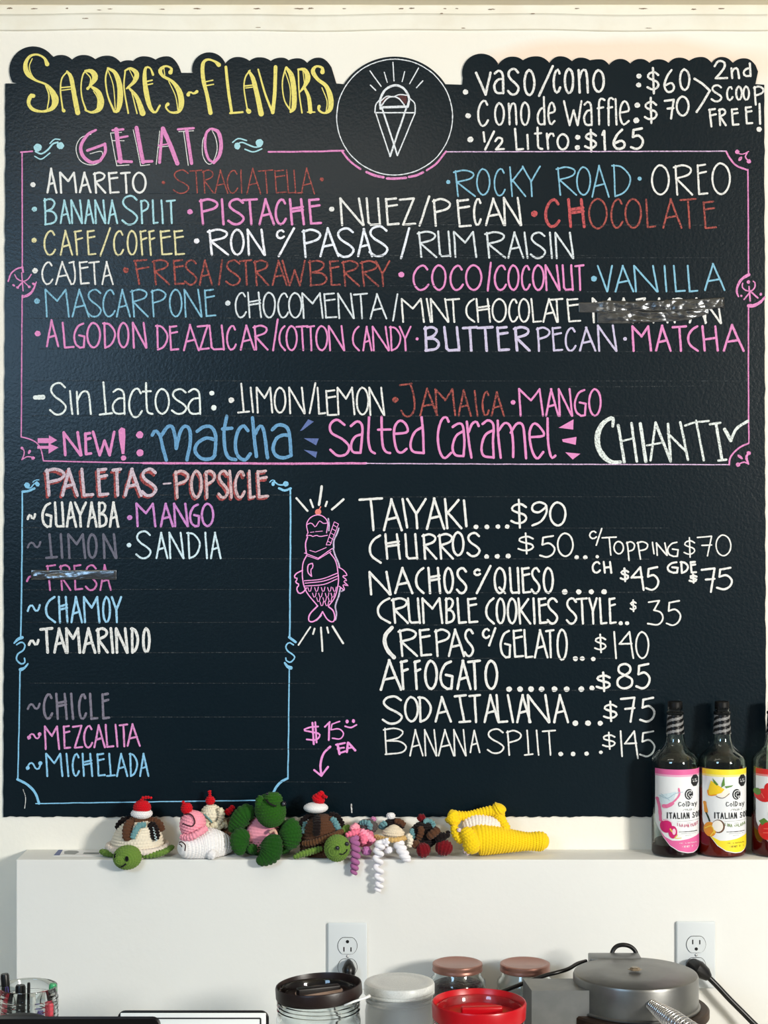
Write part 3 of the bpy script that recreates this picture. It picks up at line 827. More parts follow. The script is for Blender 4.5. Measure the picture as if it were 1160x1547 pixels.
c, cw = crop(290, 1030, 4.0)
mb = MB()
for w, s, sm in [(3, (762,270, 712,275, 674,292, 720,302, 772,316, 752,350, 693,348), 1), (3.4, (727,248, 736,376), 0), (3.2, (745,244, 753,366), 0), (3, (803,272, 832,243), 0), (3.4, (830,246, 826,352), 0),
                 (2.4, (892,239, 846,256, 840,290), 0), (2.4, (840,290, 888,284, 916,312, 895,345, 848,340), 1), (3, (925,268, 960,276, 994,260), 1), (4, (880,378, 892,436), 0), (3.4, (870,380, 924,370), 0), (3.4, (880,405, 918,398), 0), (3.4, (888,432, 925,420), 0),
                 (4, (942,368, 936,424), 0), (4, (945,368, 986,414), 0), (3, (936,402, 972,396), 0), (4, (835,392, 796,432, 776,500, 782,566), 1), (3.6, (738,533, 782,568), 0), (3.6, (782,568, 822,514), 0)]:
    ex(mb, w, c(*s), bool(sm))
blob(mb, 290 + 937 / 4, 1030 + 240 / 4, 2.4, 3, bmap); blob(mb, 290 + 976 / 4, 1030 + 237 / 4, 2.4, 3, bmap)
mb.build('lettering', chalk((0.93, 0.60, 0.86), 0.1), board, smooth=False, label='pink chalk price $15 EA with curved arrow')
mb = MB(); ex(mb, 2.2, c(963,740, 966,790))
mb.build('stray_mark', chalk(WHITE, 0.4), board, smooth=False, label='short stray white chalk tick')
mb = MB(); ex(mb, 1.2, [(35, 1192.5), (38.7, 1205), (37.5, 1221)])
mb.build('stray_mark', chalk(WHITE, 0.4), board, smooth=False, label='thin stray chalk curve in the lower left corner')

# ---- right-hand list
def rows(spec, w, ys, dots=(), label=None, **k):
    words(WHITE, spec, w, ys, dots, 0.12, label, **k)
rows('T541-579@751,803 A578-609@752,803 I606-617@752,799 Y613-645 A643-673@751,801 K670-699 I699-706@754,797', 4.2, (752, 800), [(719, 796, 3.7), (735.5, 796, 3.7), (752, 795.5, 3.5), (766, 795.5, 3.5)], label='white chalk lettering reading TAIYAKI')
rows('$769-799@753,799 9801-828 0829-856', 3.8, (757, 796), label='white chalk price $90')
rows('(556-577@807,852 #580-606 U610-632 R636-661 R660-686 O682-702@802,841 S704-727@803,842', 4, (805, 846), [(735, 841, 3.8), (751, 840.5, 3.8), (767.5, 840, 3.8)], label='white chalk lettering reading CHURROS')
rows('$780-809@804,838 5813-839@808,843 0841-867', 3.1, (804, 842), [(871, 842, 3.4), (884, 842, 3.4), (902, 841, 2.6)], label='white chalk price $50')
rows('c889-902@801,815 /899-910@797,825 T908-932@810,840 O926-943 p945-960@817,848 p961-980@817,846 I984-989@818,838 N990-1009 G1007-1026@817,842', 2.7, (815, 837, 820, 841), label='thin white chalk lettering reading C/TOPPING')
rows('$1031-1052@811,843 z1052-1077@809,841 01080-1105', 2.5, (807, 841), label='thin white chalk price $70 at the right')
rows('C893-908 h910-925' .replace('h', 'H'), 3.6, (847, 867), label='white chalk letters CH')
rows('$935-952@857,880 4952-974 5973-996', 3.6, (855, 893), label='white chalk price $45')
rows('G1006-1026 D1026-1041 E1041-1053', 3.6, (847, 867), label='white chalk letters GDE')
rows('$1039-1055@866,882 z1058-1082@857,896 51080-1107', 3.6, (856, 892), label='white chalk price $75 below GDE')
rows('N556-592@862,900 A595-625 (626-642 #645-667 O669-686 S688-707 c714-727@858,871 /718-743@853,898', 4.2, (856, 898), label='white chalk lettering reading NACHOS C/')
rows('Q745-765 U768-786 E786-803 S801-817 O819-837', 4, (856, 898), [(853, 894, 4.4), (874, 894, 4), (893, 894, 4), (912.5, 894, 4.2)], label='white chalk lettering reading QUESO')
rows('(568-591 R590-618 U614-636 M636-670 B671-688 L689-706 E704-723', 4, (902, 943), label='white chalk lettering reading CRUMBLE')
rows('(732-748 O748-764 O765-782 K781-803 l803-810 E811-828 S825-844', 4, (902, 944), label='white chalk lettering reading COOKIES')
rows('S854-873 T869-888 Y888-903 L904-918 E918-932', 3.8, (902, 944), [(937.5, 941.5, 3.2), (947, 941.5, 3.2)], label='white chalk lettering reading STYLE')
rows('$950-963@905,925 3977-1003 51004-1029', 3, (906, 946), label='thin white chalk price $35')
mbq = [(7, [(592, 948), (583, 958), (581, 970), (586, 983), (595, 993)])]
rows('R600-632 E631-653 P655-681 A676-703 S700-717 c727-741@948,966 /737-750@947,977', 4, (949, 993), extra=mbq, label='white chalk lettering reading CREPAS C/')
rows('G754-773 E773-792 L790-806 A806-829 T823-838 O840-858@949,999', 3.8, (950, 995), [(869, 995, 4), (879.5, 995, 3.6), (896, 995.5, 3.4)], label='white chalk lettering reading GELATO before $140')
rows('$896-918@957,987 I926-932 4934-958 0959-981', 3.1, (953, 996), label='thin white chalk price $140')
rows('A573-608@995,1044 F603-618 F624-637 O640-662 G663-686 A689-713 T705-727 O731-753', 4.5, (996, 1043), [(x, 1041, 4.4) for x in (769, 785.5, 802, 818, 837.5, 856, 878)] + [(894, 1039.5, 4)], label='white chalk lettering reading AFFOGATO')
rows('$898-925@1014,1046 8930-957 5958-983', 4, (1001, 1042), label='white chalk price $85')
rows('S576-610@1050,1095 O610-633 D630-653 A656-683', 4, (1051, 1092), label='white chalk lettering reading SODA')
rows('i685-712 T707-727 A730-755 L748-768 I765-777 A779-803 N795-832 A835-860', 4.1, (1048, 1093), [(869, 1092.5, 4.4), (888, 1092.5, 4.4), (906.5, 1092.5, 4)], label='white chalk lettering reading ITALIANA')
rows('$909-935@1058,1091 z936-961 5964-990', 3.7, (1052, 1092), label='white chalk price $75')
rows('B578-615@1099,1141 A618-640 N640-661 A661-687 N684-705 A709-726@1102,1138', 2.8, (1101, 1143), label='thin white chalk lettering reading BANANA, lowest in the right list')
rows('S735-763@1100,1139 P764-789 ^791-806 I809-815 T818-840', 2.9, (1102, 1142), [(847, 1139, 3.6), (865.5, 1139, 3.6), (886, 1138.5, 3.4), (907.5, 1136.5, 2.8)], label='thin white chalk lettering reading SPLIT, lowest in the right list')
rows('$908-932@1105,1133 I936-941 4942-965@1103,1147 5964-990', 3, (1103, 1144), label='thin white chalk price $145')

# ---- pink border with corner scrolls
mb = MB()
ex(mb, 2.8, [(31.5, 230), (49, 228.8)]); ex(mb, 2.2, [(33.5, 230), (33.8, 402)]); ex(mb, 2.6, [(34.5, 404), (26, 406), (17, 413), (12.5, 425)]); ex(mb, 3.4, [(33.6, 403), (35, 411)], False)
ex(mb, 2.2, [(33, 412), (35, 439.5)]); ex(mb, 2.1, [(22.4, 415), (26, 421), (34.5, 425), (42, 422), (47.4, 414.5)]); ex(mb, 2.8, [(34.5, 426), (26, 435)]); ex(mb, 1.8, [(37, 426.5), (44.4, 433.5)])
blob(mb, 44.4, 433.5, 2.2, 2, bmap); blob(mb, 20.7, 431, 2.3, 1.6, bmap, 0, .5); blob(mb, 51, 429, 2.8, 1.8, bmap, 0, .4); blob(mb, 26.5, 434.5, 2.4, 1.6, bmap, 0, .4)
ribbon(mb, smoothpts([(34.5, 448, 4), (41, 446.5, 4.2), (49, 440, 3.4), (55, 426, 1.6)], 6), 1, bmap)
ex(mb, 2.1, [(33.5, 446), (32.2, 660)])
ex(mb, 2.2, [(32, 660), (43.5, 663), (55, 669), (62, 679), (65.7, 696)])
ex(mb, 2, [(33.6, 678), (36.7, 681), (35.7, 688.6), (33, 694)]); ex(mb, 2, [(33, 694.5), (41, 690), (49.6, 691)]); blob(mb, 33.4, 677, 2.4, 2, bmap, 0, .6); blob(mb, 50, 692, 2.9, 2.7, bmap); blob(mb, 44.5, 682.6, 2, 3.4, bmap, 0, .5)
ex(mb, 2.2, [(66, 696.3), (140, 698), (216, 699.5)]); ex(mb, 3.8, [(216, 699.6), (330, 700), (440, 700.4), (553, 699.8)]); 
mb.build('border', chalk(PINK, 0.2), board, smooth=False, label='pink chalk border down the left side and along the bottom')
mb = MB()
ex(mb, 3, [(405.5, 229.6), (470, 229), (519, 227.6)]); ex(mb, 3.4, [(516, 228), (528, 243), (544.4, 255.5)]); ex(mb, 4.4, [(553.5, 260), (565, 265), (579, 268)]); ex(mb, 4.2, [(584.5, 269.6), (598, 270), (613, 268.8)])
ex(mb, 4.2, [(617.6, 267.4), (629, 265), (639, 260.4)]); ex(mb, 3.4, [(644.6, 257.4), (659.7, 246.5), (673.7, 229)])
mb.build('border', chalk(PINK, 0.2), board, smooth=False, label='pink chalk border dashes under the ring')
mb = MB()
ex(mb, 3.2, [(1096.6, 229), (1101.4, 238), (1111.7, 250), (1129, 257)]); ex(mb, 2.4, [(1129.6, 256), (1130, 330), (1130.5, 416)])
blob(mb, 1113.5, 229.5, 3.3, 3.3, bmap); ex(mb, 1.9, [(1115, 232), (1122, 233), (1130.7, 229)]); ex(mb, 2.3, [(1128.4, 231), (1125.5, 237), (1129, 242)]); blob(mb, 1131, 244, 3.4, 3.2, bmap); blob(mb, 1118, 240, 2.4, 3.9, bmap, 0, .6)
ribbon(mb, smoothpts([(1131, 415, 5), (1120, 422, 4), (1113.6, 433, 3.4), (1112.8, 442, 3), (1115.5, 448, 2)], 6), 1, bmap)
ex(mb, 2.4, [(1121.6, 428), (1121, 434), (1127, 439), (1135, 439), (1140, 434), (1140, 427), (1137.6, 425)]); ex(mb, 2.8, [(1131.3, 433), (1133, 454.6)]); ex(mb, 2.6, [(1133, 441), (1124, 452.5)]); ex(mb, 3, [(1135, 441.7), (1144.5, 450)])
blob(mb, 1130.3, 426, 2.6, 2.6, bmap); blob(mb, 1119.6, 447, 1.7, 1.7, bmap); blob(mb, 1149, 444.5, 2, 2.2, bmap)
ribbon(mb, smoothpts([(1130.7, 462, 5), (1139, 461.5, 5), (1149, 456, 4.2), (1155, 449, 2.5)], 6), 1, bmap)
ex(mb, 2.4, [(1130.5, 462), (1130.3, 560), (1131, 669)])
ex(mb, 3, [(1130.5, 670), (1118.6, 675), (1108, 684), (1102.4, 693), (1101.4, 702)])
blob(mb, 1130.7, 684.6, 3.2, 3, bmap); ribbon(mb, smoothpts([(1129, 686, 3), (1127, 691.5, 4), (1130, 700, 2.6)], 6), 1, bmap); ex(mb, 2.6, [(1130.7, 701), (1124, 698), (1118, 700)]); blob(mb, 1114.7, 702, 3.4, 3.2, bmap); blob(mb, 1117.8, 690.3, 2, 5.2, bmap, 0, -.9)
mb.build('border', chalk(PINK, 0.2), board, smooth=False, label='pink chalk border with scrolls down the right side')
mb = MB()
ex(mb, 2, [(674, 229.5), (880, 229), (1097, 228.5)])
mb.build('border', chalk((0.86, 0.74, 0.88), 0.3), board, smooth=False, label='thin lilac chalk line at the top right of the border')
mb = MB(); ex(mb, 1.9, [(553, 700), (640, 700.6), (870, 701.5), (1101, 702)])
mb.build('border', chalk((0.86, 0.74, 0.88), 0.3), board, smooth=False, label='thin lilac chalk line at the bottom of the border')

# ---- blue border of the popsicle box
mb = MB()
B = bmap
blob(mb, 41, 733, 4.3, 4.2, B); blob(mb, 56.7, 731.5, 3.2, 3.7, B, 0, -.5); ex(mb, 2.2, [(41.4, 737), (46.5, 737), (50.7, 732), (56, 728)]); ex(mb, 1.8, [(49.7, 728.4), (53.8, 725.3), (59, 725)]); ex(mb, 4.2, [(34, 743), (43, 742), (52, 738)])
ex(mb, 2.6, [(33.8, 742), (33, 870), (31.3, 962)])
ribbon(mb, smoothpts([(33.6, 963, 4.6), (27, 965.8, 4), (21.5, 971.5, 2.4)], 6), 1, B)
ex(mb, 2.8, [(25.3, 974), (32, 970.2), (37.5, 974), (35.3, 982), (27, 988), (25, 996.5), (32, 1003), (37.6, 1000.5), (37, 994.5)])
ribbon(mb, smoothpts([(42.2, 1002.8, 2.6), (37, 1009, 3.4), (31, 1011.5, 6)], 6), 1, B)
ex(mb, 2.4, [(30.5, 1012), (28.8, 1100), (27, 1178)])
ex(mb, 4.4, [(26.5, 1177.5), (41, 1185), (53, 1197.5), (59, 1214)]); ex(mb, 2, [(54, 1214), (200, 1211.6), (386, 1209)])
blob(mb, 412.5, 731, 2.5, 3.4, B); ex(mb, 2, [(407.5, 728.5), (411, 725), (415, 726.5)]); ex(mb, 2.6, [(414, 727.5), (421, 732.5), (430, 732.5)]); blob(mb, 431.7, 731, 4.2, 4, B); ex(mb, 4, [(421.5, 737.5), (430, 741), (439, 737.8)])
ex(mb, 2.8, [(438.4, 738), (438.8, 800), (437.6, 962)])
ex(mb, 4.4, [(436.6, 962.5), (446.5, 970)]); ex(mb, 2.6, [(443.4, 974), (437, 970.7), (431.9, 976), (434.4, 983.3), (443.2, 989.7), (445, 994), (439, 1000.5), (432.6, 998), (431.7, 994)])
ribbon(mb, smoothpts([(430, 1001.5, 3), (434.4, 1007, 4.6), (439.5, 1008.7, 5)], 6), 1, B)
ex(mb, 2.4, [(437, 1009), (436, 1090), (435, 1176)]); ex(mb, 4.4, [(434.4, 1176), (425, 1180.6), (418, 1188), (413.6, 1196), (409, 1206)])
mb.build('border', chalk((0.53, 0.77, 0.91), 0.15), board, smooth=False, label='light blue chalk border with scrolls around the popsicle box')

# ---- faint ruled lines
mb = MB()
for x0, x1, y in [(40, 330, 192.5), (40, 280, 243), (45, 480, 292), (45, 1090, 339.5), (60, 900, 386), (250, 1090, 390), (60, 660, 432), (600, 1110, 441), (40, 640, 481), (60, 500, 527), (480, 1100, 531), (50, 1130, 575), (860, 1060, 584), (48, 1050, 628),
                  (60, 440, 748), (30, 412, 797), (30, 460, 844), (35, 440, 891), (30, 460, 940), (90, 470, 986), (45, 475, 1032), (60, 520, 1083), (280, 520, 1132), (290, 530, 1181), (550, 1000, 751), (560, 1010, 798), (560, 980, 845), (600, 1020, 895), (600, 950, 944), (600, 930, 994), (600, 990, 1043)]:
    ribbon(mb, [(x0, y), ((x0 + x1) / 2, y + rng.uniform(-.8, .8)), (x1, y + rng.uniform(-1, 1))], 0.8, bmap, 0, 0.3, 0)
mb.build('ruled_lines', chalk((0.36, 0.38, 0.39), 0.8), board, smooth=False, label='faint thin grey ruled lines')

# ---- the cone in its ring
c, cw = crop(470, 90, 4.64)
mb = MB()
ribbon(mb, arc(596, 177, 87.5, -90, 270, 90), 1.8, bmap, 0, 0.25, 0.3)
for w, s, sm in [(3, (498,345, 605,672), 0), (3.2, (666,342, 553,678), 0), (2.2, (452,375, 553,678), 0), (2.2, (727,378, 606,672), 0), (2.4, (448,373, 727,373), 0), (4.2, (490,336, 668,330), 0), (2.2, (478,285, 452,318, 447,372), 1), (2.2, (692,275, 726,310, 728,376), 1),
                 (4, (486,345, 484,280, 520,212, 588,180, 650,205, 686,268, 676,332), 1), (2.4, (495,322, 530,276, 570,260, 612,272, 652,318), 1), (2, (490,290, 530,258, 575,263), 1), (2, (580,262, 620,246, 672,250), 1),
                 (2, (412,80, 490,188), 0), (2, (512,90, 533,160), 0), (2, (573,20, 580,150), 0), (1.8, (655,85, 637,155), 0), (2, (752,60, 690,170), 0), (2.2, (782,150, 738,198), 0), (2.2, (415,180, 452,216), 0)]:
    ex(mb, w, c(*s), bool(sm), 1)
mb.build('cone_drawing', chalk((0.88, 0.90, 0.92), 0.2), board, smooth=False, label='white chalk drawing of a scoop in a cone inside a ring')
mb = MB()
fillpoly(mb, c(492,318, 498,280, 530,262, 562,264, 530,282), bmap); fillpoly(mb, c(598,264, 625,250, 668,254, 672,300, 655,316, 630,280), bmap)
mb.build('cone_shading', chalk((0.36, 0.22, 0.22), 0.3), board, smooth=False, label='dark maroon chalk fill in the cone drawing')

# ---- the fish-shaped waffle with ice cream
c, cw = crop(420, 720, 5.527)
mb = MB()
k = 5.527
for s in [(460,602, 478,660, 506,725, 512,760), (520,930, 505,1000, 478,1078, 488,1150, 478,1196), (420,352, 426,400, 424,450), (506,432, 490,480, 466,535, 466,600), (360,1160, 320,1200), (552,945, 530,958)]:
    ex(mb, 15 / k, c(*s), True, 0)
mb.build('fish_shading', chalk((0.80, 0.74, 0.86), 0.25), board, smooth=False, label='lilac chalk shading beside the fish drawing')
mb = MB()
for w, s in [(10, (250,470, 238,400, 268,345, 325,320, 380,335, 414,385, 405,470)), (9, (240,402, 268,388, 290,396, 312,420, 346,370, 376,390, 408,388)), (6, (270,466, 300,462)), (6, (312,460, 370,455)), (9, (240,495, 268,489, 290,500, 320,490, 350,500, 412,490)), (9, (246,474, 238,496)),
             (13, (246,505, 230,560, 236,640)), (9, (222,638, 335,682)), (9, (335,682, 452,600)), (7, (265,616, 310,630)), (7, (314,630, 402,592)), (7, (235,658, 332,692)), (8, (332,692, 442,625)), (7, (470,378, 505,396)), (7, (470,378, 402,570)), (7, (505,396, 436,570)), (7, (402,570, 436,570)),
             (7, (462,405, 495,425)), (7, (450,435, 484,455)), (7, (440,470, 470,490)), (7, (428,505, 460,525)), (7, (415,540, 446,555)),
             (11, (240,655, 207,730, 205,850, 236,960, 330,1080)), (11, (430,632, 480,702, 500,800, 502,900, 472,1010, 420,1082)), (12, (287,725, 252,738, 250,800, 280,832)), (10, (280,832, 274,780, 292,755, 287,725)),
             (9, (218,870, 360,856, 496,806)), (9, (225,890, 380,872, 496,830)), (9, (225,914, 380,900, 492,855)),
             (13, (205,782, 152,810, 136,842, 162,852, 146,882, 176,902, 156,932, 174,974, 210,964, 236,930)), (10, (506,755, 552,786, 576,826, 536,830, 576,866, 546,872, 586,912, 542,902, 556,948, 510,915)),
             (14, (330,1080, 268,1145, 256,1200, 290,1212, 340,1178, 372,1128)), (13, (372,1128, 410,1190, 455,1214, 474,1180, 460,1120, 420,1085))]:
    ex(mb, w / k, c(*s), True, 1, 0.1)
for y, xs in ((940, (265, 322, 377, 430, 472)), (988, (304, 355, 410, 458)), (1025, (338, 390, 435)), (1060, (366, 408))):
    for x in xs:
        ex(mb, 8 / k, c(x - 16, y - 14, x - 6, y + 18, x + 6, y + 18, x + 14, y - 18), True, 1, 0.1)
mb.build('fish_drawing', chalk((0.94, 0.62, 0.86), 0.1), board, smooth=False, label='pink chalk drawing of a fish waffle with two scoops')
mb = MB(); blob(mb, 420 + 335 / k, 720 + 296 / k, 4.7, 4.7, bmap, 1); ex(mb, 1.8, c(342,278, 356,252), True, 1)
mb.build('cherry_drawing', chalk((0.90, 0.52, 0.48), 0.1), board, smooth=False, label='salmon chalk cherry on top of the fish drawing')
mb = MB()
for w, s in [(20, (155,180, 246,286)), (20, (270,195, 292,256)), (24, (365,82, 342,236)), (20, (408,210, 396,246)), (22, (546,190, 450,274))]:
    ex(mb, w / k, c(*s))
mb.build('rays', chalk(WHITE, 0.1), board, smooth=False, label='white chalk rays above the fish drawing')
mb = MB()
for w, s in [(15, (270,1256, 170,1406)), (18, (305,1270, 292,1314)), (18, (358,1260, 371,1456)), (18, (410,1260, 420,1304)), (20, (455,1250, 542,1392))]:
    ex(mb, w / k, c(*s))
mb.build('rays', chalk(WHITE, 0.1), board, smooth=False, label='white chalk rays below the fish drawing')

# ------------------------------------------------------------------ tape over crossed-out flavours
tape_mat = mat('tape_film', (0.40, 0.41, 0.42), 0.25, metal=0.9)
def tape(name, label, quads, amp, seed, lift=0.0006):
    """crumpled strip: quads = list of (x, y_top, y_bottom) along its length"""
    r = np.random.default_rng(seed)
    q = np.array(quads, dtype=float)
    x = np.arange(q[0, 0], q[-1, 0] + 0.01, 0.75)
    yt, yb = np.interp(x, q[:, 0], q[:, 1]), np.interp(x, q[:, 0], q[:, 2])
    am = np.interp(x, q[:, 0], q[:, 3])
    n, m = len(x), 22
    X, Tt = np.meshgrid(x, np.linspace(0, 1, m), indexing='ij')
    Y = yt[:, None] + (yb - yt)[:, None] * Tt + r.normal(0, 0.10, (n, m))
    H = np.zeros((n, m))
    for _ in range(46):
        a = r.uniform(-0.22, 0.22) if r.random() < 0.75 else r.uniform(-1.2, 1.2)
        ca, sa = math.cos(a), math.sin(a)
        f = r.uniform(0.05, 0.22)
        ph = r.uniform(0, 6.28)
        u = X * -sa + (Y) * ca
        H += np.abs(np.sin(u * f + ph + 0.6 * np.sin(X * r.uniform(.02, .15) + ph))) / 46
    H = (H - H.min()) / (H.max() - H.min())
    edge = np.minimum(1, np.minimum(Tt, 1 - Tt) * 7) * np.minimum(1, np.minimum(np.arange(n), n - 1 - np.arange(n)) / 5.0)[:, None]
    D = lift + amp * H * am[:, None] * (0.35 + 0.65 * edge)
    v, f = [], []
    for i in range(n):
        for j in range(m):
            p = bmap(X[i, j], Y[i, j])
            v.append((p[0], p[1] - D[i, j], p[2]))
    N = n * m
    for i in range(n):
        for j in range(m):
            p = bmap(X[i, j], Y[i, j])
            v.append((p[0], p[1] + 0.0001, p[2]))
    for i in range(n - 1):
        for j in range(m - 1):
            a, b = i * m + j, (i + 1) * m + j
            f.append((a, a + 1, b + 1, b))
    rim = [i * m for i in range(n)] + [(n - 1) * m + j for j in range(1, m)] + [i * m + m - 1 for i in range(n - 2, -1, -1)] + [j for j in range(m - 2, 0, -1)]
    for k in range(len(rim)):
        a, b = rim[k], rim[(k + 1) % len(rim)]
        f.append((a, b, N + b, N + a))
    o = obj(name, v, f, tape_mat, smooth=True)
    return tag(o, label, 'tape', 'tape strips on the chalkboard')
tape('tape_strip', 'crumpled shiny black tape, upper strip over the crossed-out flavour by MINTCHOCOLATE',
     [(874, 457, 472, .05), (900, 457, 472, .1), (912, 454, 474, .8), (960, 455, 470, 1), (1020, 452, 471, 1), (1060, 451, 468, 1), (1094, 449, 465, 1)], 0.006, 3)
tape('tape_strip', 'crumpled shiny black tape, lower strip under the first beside the matcha flavour',
     [(902, 470, 488, .3), (940, 467, 489, .9), (985, 470, 487, 1), (1040, 467, 484, 1), (1070, 462, 474, .8)], 0.006, 8, 0.0004)
tape('tape_strip', 'shiny black tape strip over the crossed-out flavour in the popsicle box',
     [(47, 861, 876, .5), (70, 861, 876, 1), (110, 861, 876, .9), (140, 861, 875, .5), (176, 861, 876, .35)], 0.005, 5)

# ------------------------------------------------------------------ crochet toys on the low wall
ST = 0.0056
def stitch(p, q):
    return (np.abs(np.sin(math.pi * p)) ** 0.7) * (0.45 + 0.55 * np.abs(np.sin(math.pi * (q + 0.5 * (np.floor(p) % 2)))) ** 0.8)

def frame_of(axis):
    A = np.array(axis, dtype=float); A /= np.linalg.norm(A)
    t = np.array([0, 1.0, 0]) if abs(A[1]) < 0.8 else np.array([1.0, 0, 0])
    Bv = np.cross(t, A); Bv /= np.linalg.norm(Bv)
    return A, Bv, np.cross(A, Bv)

def knit_ball(c, ra, rb, rc, axis=(0, 0, 1), st=ST, amp=0.0023, half=None, zmin=None, cut=(0.0, 1.0)):
    """crocheted ellipsoid, ra along the axis, rb sideways, rc in depth; cut = part of the pole-to-pole arc"""
    A, Bv, Cv = frame_of(axis)
    if abs(np.dot(Bv, [0, 1.0, 0])) > abs(np.dot(Cv, [0, 1.0, 0])):
        Bv, Cv = Cv, Bv
    L = math.pi * (ra + max(rb, rc)) / 2
    rows = max(4, round(L / st)); cols = max(6, round(2 * math.pi * math.sqrt((rb * rb + rc * rc) / 2) / (st * 1.05)))
    nr, nc = rows * 5, cols * 5
    th = np.linspace(cut[0], cut[1], nr + 1) * math.pi
    ph = np.linspace(0, 2 * math.pi, nc, endpoint=False)
    TH, PH = np.meshgrid(th, ph, indexing='ij')
    a, b, d = -np.cos(TH), np.sin(TH) * np.cos(PH), np.sin(TH) * np.sin(PH)
    nrm = a[..., None] / ra * A + b[..., None] / rb * Bv + d[..., None] / rc * Cv
    nrm /= np.linalg.norm(nrm, axis=-1)[..., None]
    fade = np.clip(np.sin(TH) * 2.2, 0, 1)
    disp = amp * (stitch(TH / math.pi * rows, PH / (2 * math.pi) * cols) * fade - 0.5)
    pos = np.array(c) + a[..., None] * ra * A + b[..., None] * rb * Bv + d[..., None] * rc * Cv + nrm * disp[..., None]
    v = pos.reshape(-1, 3)
    if zmin is not None:
        v[:, 2] = np.maximum(v[:, 2], zmin)
    f = []
    for i in range(nr):
        for j in range(nc):
            k = (j + 1) % nc
            f.append((i * nc + j, (i + 1) * nc + j, (i + 1) * nc + k, i * nc + k))
    return v, f

def knit_tube(pts, radii, st=ST, amp=0.0023, flat=1.0, flatdir=(0, 1, 0), zmin=None, ends=True):
    """crocheted limb along points, radius per point, rounded ends; flat squeezes it along flatdir"""
    pr = smoothpts([(*p, r) for p, r in zip(pts, radii)], 10)
    d = np.linalg.norm(np.diff(pr[:, :3], axis=0), axis=1)
    s = np.concatenate([[0], np.cumsum(d)])
    L = s[-1]
    rows = max(3, round(L / st)); n = rows * 5
    u = np.linspace(0, L, n + 1)
    q = np.stack([np.interp(u, s, pr[:, k]) for k in range(4)], axis=1)
    if ends:
        r0, r1 = q[0, 3], q[-1, 3]
        e = np.ones(n + 1)
        if r0 > 0:
            e *= np.sqrt(np.clip(1 - np.clip(1 - u / r0, 0, 1) ** 2, 0, 1))
        if r1 > 0:
            e *= np.sqrt(np.clip(1 - np.clip(1 - (L - u) / r1, 0, 1) ** 2, 0, 1))
        q[:, 3] = q[:, 3] * np.maximum(e, 0.02)
    rm = pr[:, 3].max()
    cols = max(5, round(2 * math.pi * rm * (1 + flat) / 2 / (st * 1.05))); nc = cols * 5
    t = np.gradient(q[:, :3], axis=0); t /= np.linalg.norm(t, axis=1)[:, None] + 1e-12
    fd = np.array(flatdir, dtype=float)
    ph = np.linspace(0, 2 * math.pi, nc, endpoint=False)
    v = []
    for i in range(n + 1):
        C = fd - t[i] * np.dot(fd, t[i])
        if np.linalg.norm(C) < 1e-3:
            C = np.array([1.0, 0, 0]) - t[i] * t[i][0]
        C /= np.linalg.norm(C)
        Bv = np.cross(t[i], C)
        r = q[i, 3]
        ds = amp * (stitch(np.full(nc, i / 5.0), ph / (2 * math.pi) * cols) - 0.5) * min(1, r / rm * 1.5)
        v.append(q[i, :3] + ((r + ds) * np.cos(ph))[:, None] * Bv + ((r * flat + ds) * np.sin(ph))[:, None] * C)
    v = np.array(v).reshape(-1, 3)
    if zmin is not None:
        v[:, 2] = np.maximum(v[:, 2], zmin)
    f = []
    for i in range(n):
        for j in range(nc):
            k = (j + 1) % nc
            f.append((i * nc + j, i * nc + k, (i + 1) * nc + k, (i + 1) * nc + j))
    f.append(tuple(range(nc))[::-1]); f.append(tuple(n * nc + j for j in range(nc)))
    return v, f

def px(Y):
    return Y / F
def kb(parent, name, col, x, y, Y, rx, ry, rd, axis=(0, 0, 1), zmin=None, label=None, st=ST, amp=0.0023, cut=(0.0, 1.0)):
    """ellipsoid part from pixel centre and pixel half-sizes: rx across, ry up, rd in depth"""
    s = px(Y)
    ax = np.abs(np.array(axis, dtype=float)); ax /= np.linalg.norm(ax)
    if ax[2] > 0.6:
        v, f = knit_ball(P(x, y, Y), ry * s, rx * s, rd * s, axis, st, amp, None, zmin, cut)
    elif ax[0] > 0.6:
        v, f = knit_ball(P(x, y, Y), rx * s, ry * s, rd * s, axis, st, amp, None, zmin, cut)
    else:
        v, f = knit_ball(P(x, y, Y), rd * s, ry * s, rx * s, axis, st, amp, None, zmin, cut)
    return obj(name, v, f, yarn(col), parent, label=label)
def kt(parent, name, col, pts, label=None, flat=1.0, flatdir=(0, 1, 0), zmin=None, st=ST, amp=0.0023):
    """limb part from (x, y, distance, radius in pixels)"""
    v, f = knit_tube([P(a, b, Y) for a, b, Y, r in pts], [r * px(Y) for a, b, Y, r in pts], st, amp, flat, flatdir, zmin)
    return obj(name, v, f, yarn(col), parent, label=label)
def thread(parent, name, col, pts, r=0.0009, label=None):
    """embroidered line through (x, y, distance)"""
    q = smoothpts([P(*p) for p in pts], 6)
    v, f = sweep(q, r, 8)
    return obj(name, v, f, mat('thread_%02x%02x%02x' % tuple(int(c * 255) for c in col), col, 0.8), parent, label=label)
def bead(parent, name, x, y, Y, r, col=(0.02, 0.02, 0.03)):
    s = px(Y) * r
    v, f = lathe([(s * math.sin(a), -s * math.cos(a)) for a in np.linspace(0.02, math.pi - .02, 12)], P(x, y, Y), 20)
    return obj(name, v, f, mat('safety_eye', col, 0.08, coat=1.0), parent)
def onell(cx, cy, Y, rx, ry, rd, x, y, out=1.0):
    """distance at which the line of sight at (x, y) meets an ellipsoid's near side"""
    k = 1 - ((x - cx) / rx) ** 2 - ((y - cy) / ry) ** 2
    return Y - rd * px(Y) * math.sqrt(max(0.0, k)) * out - 0.0004
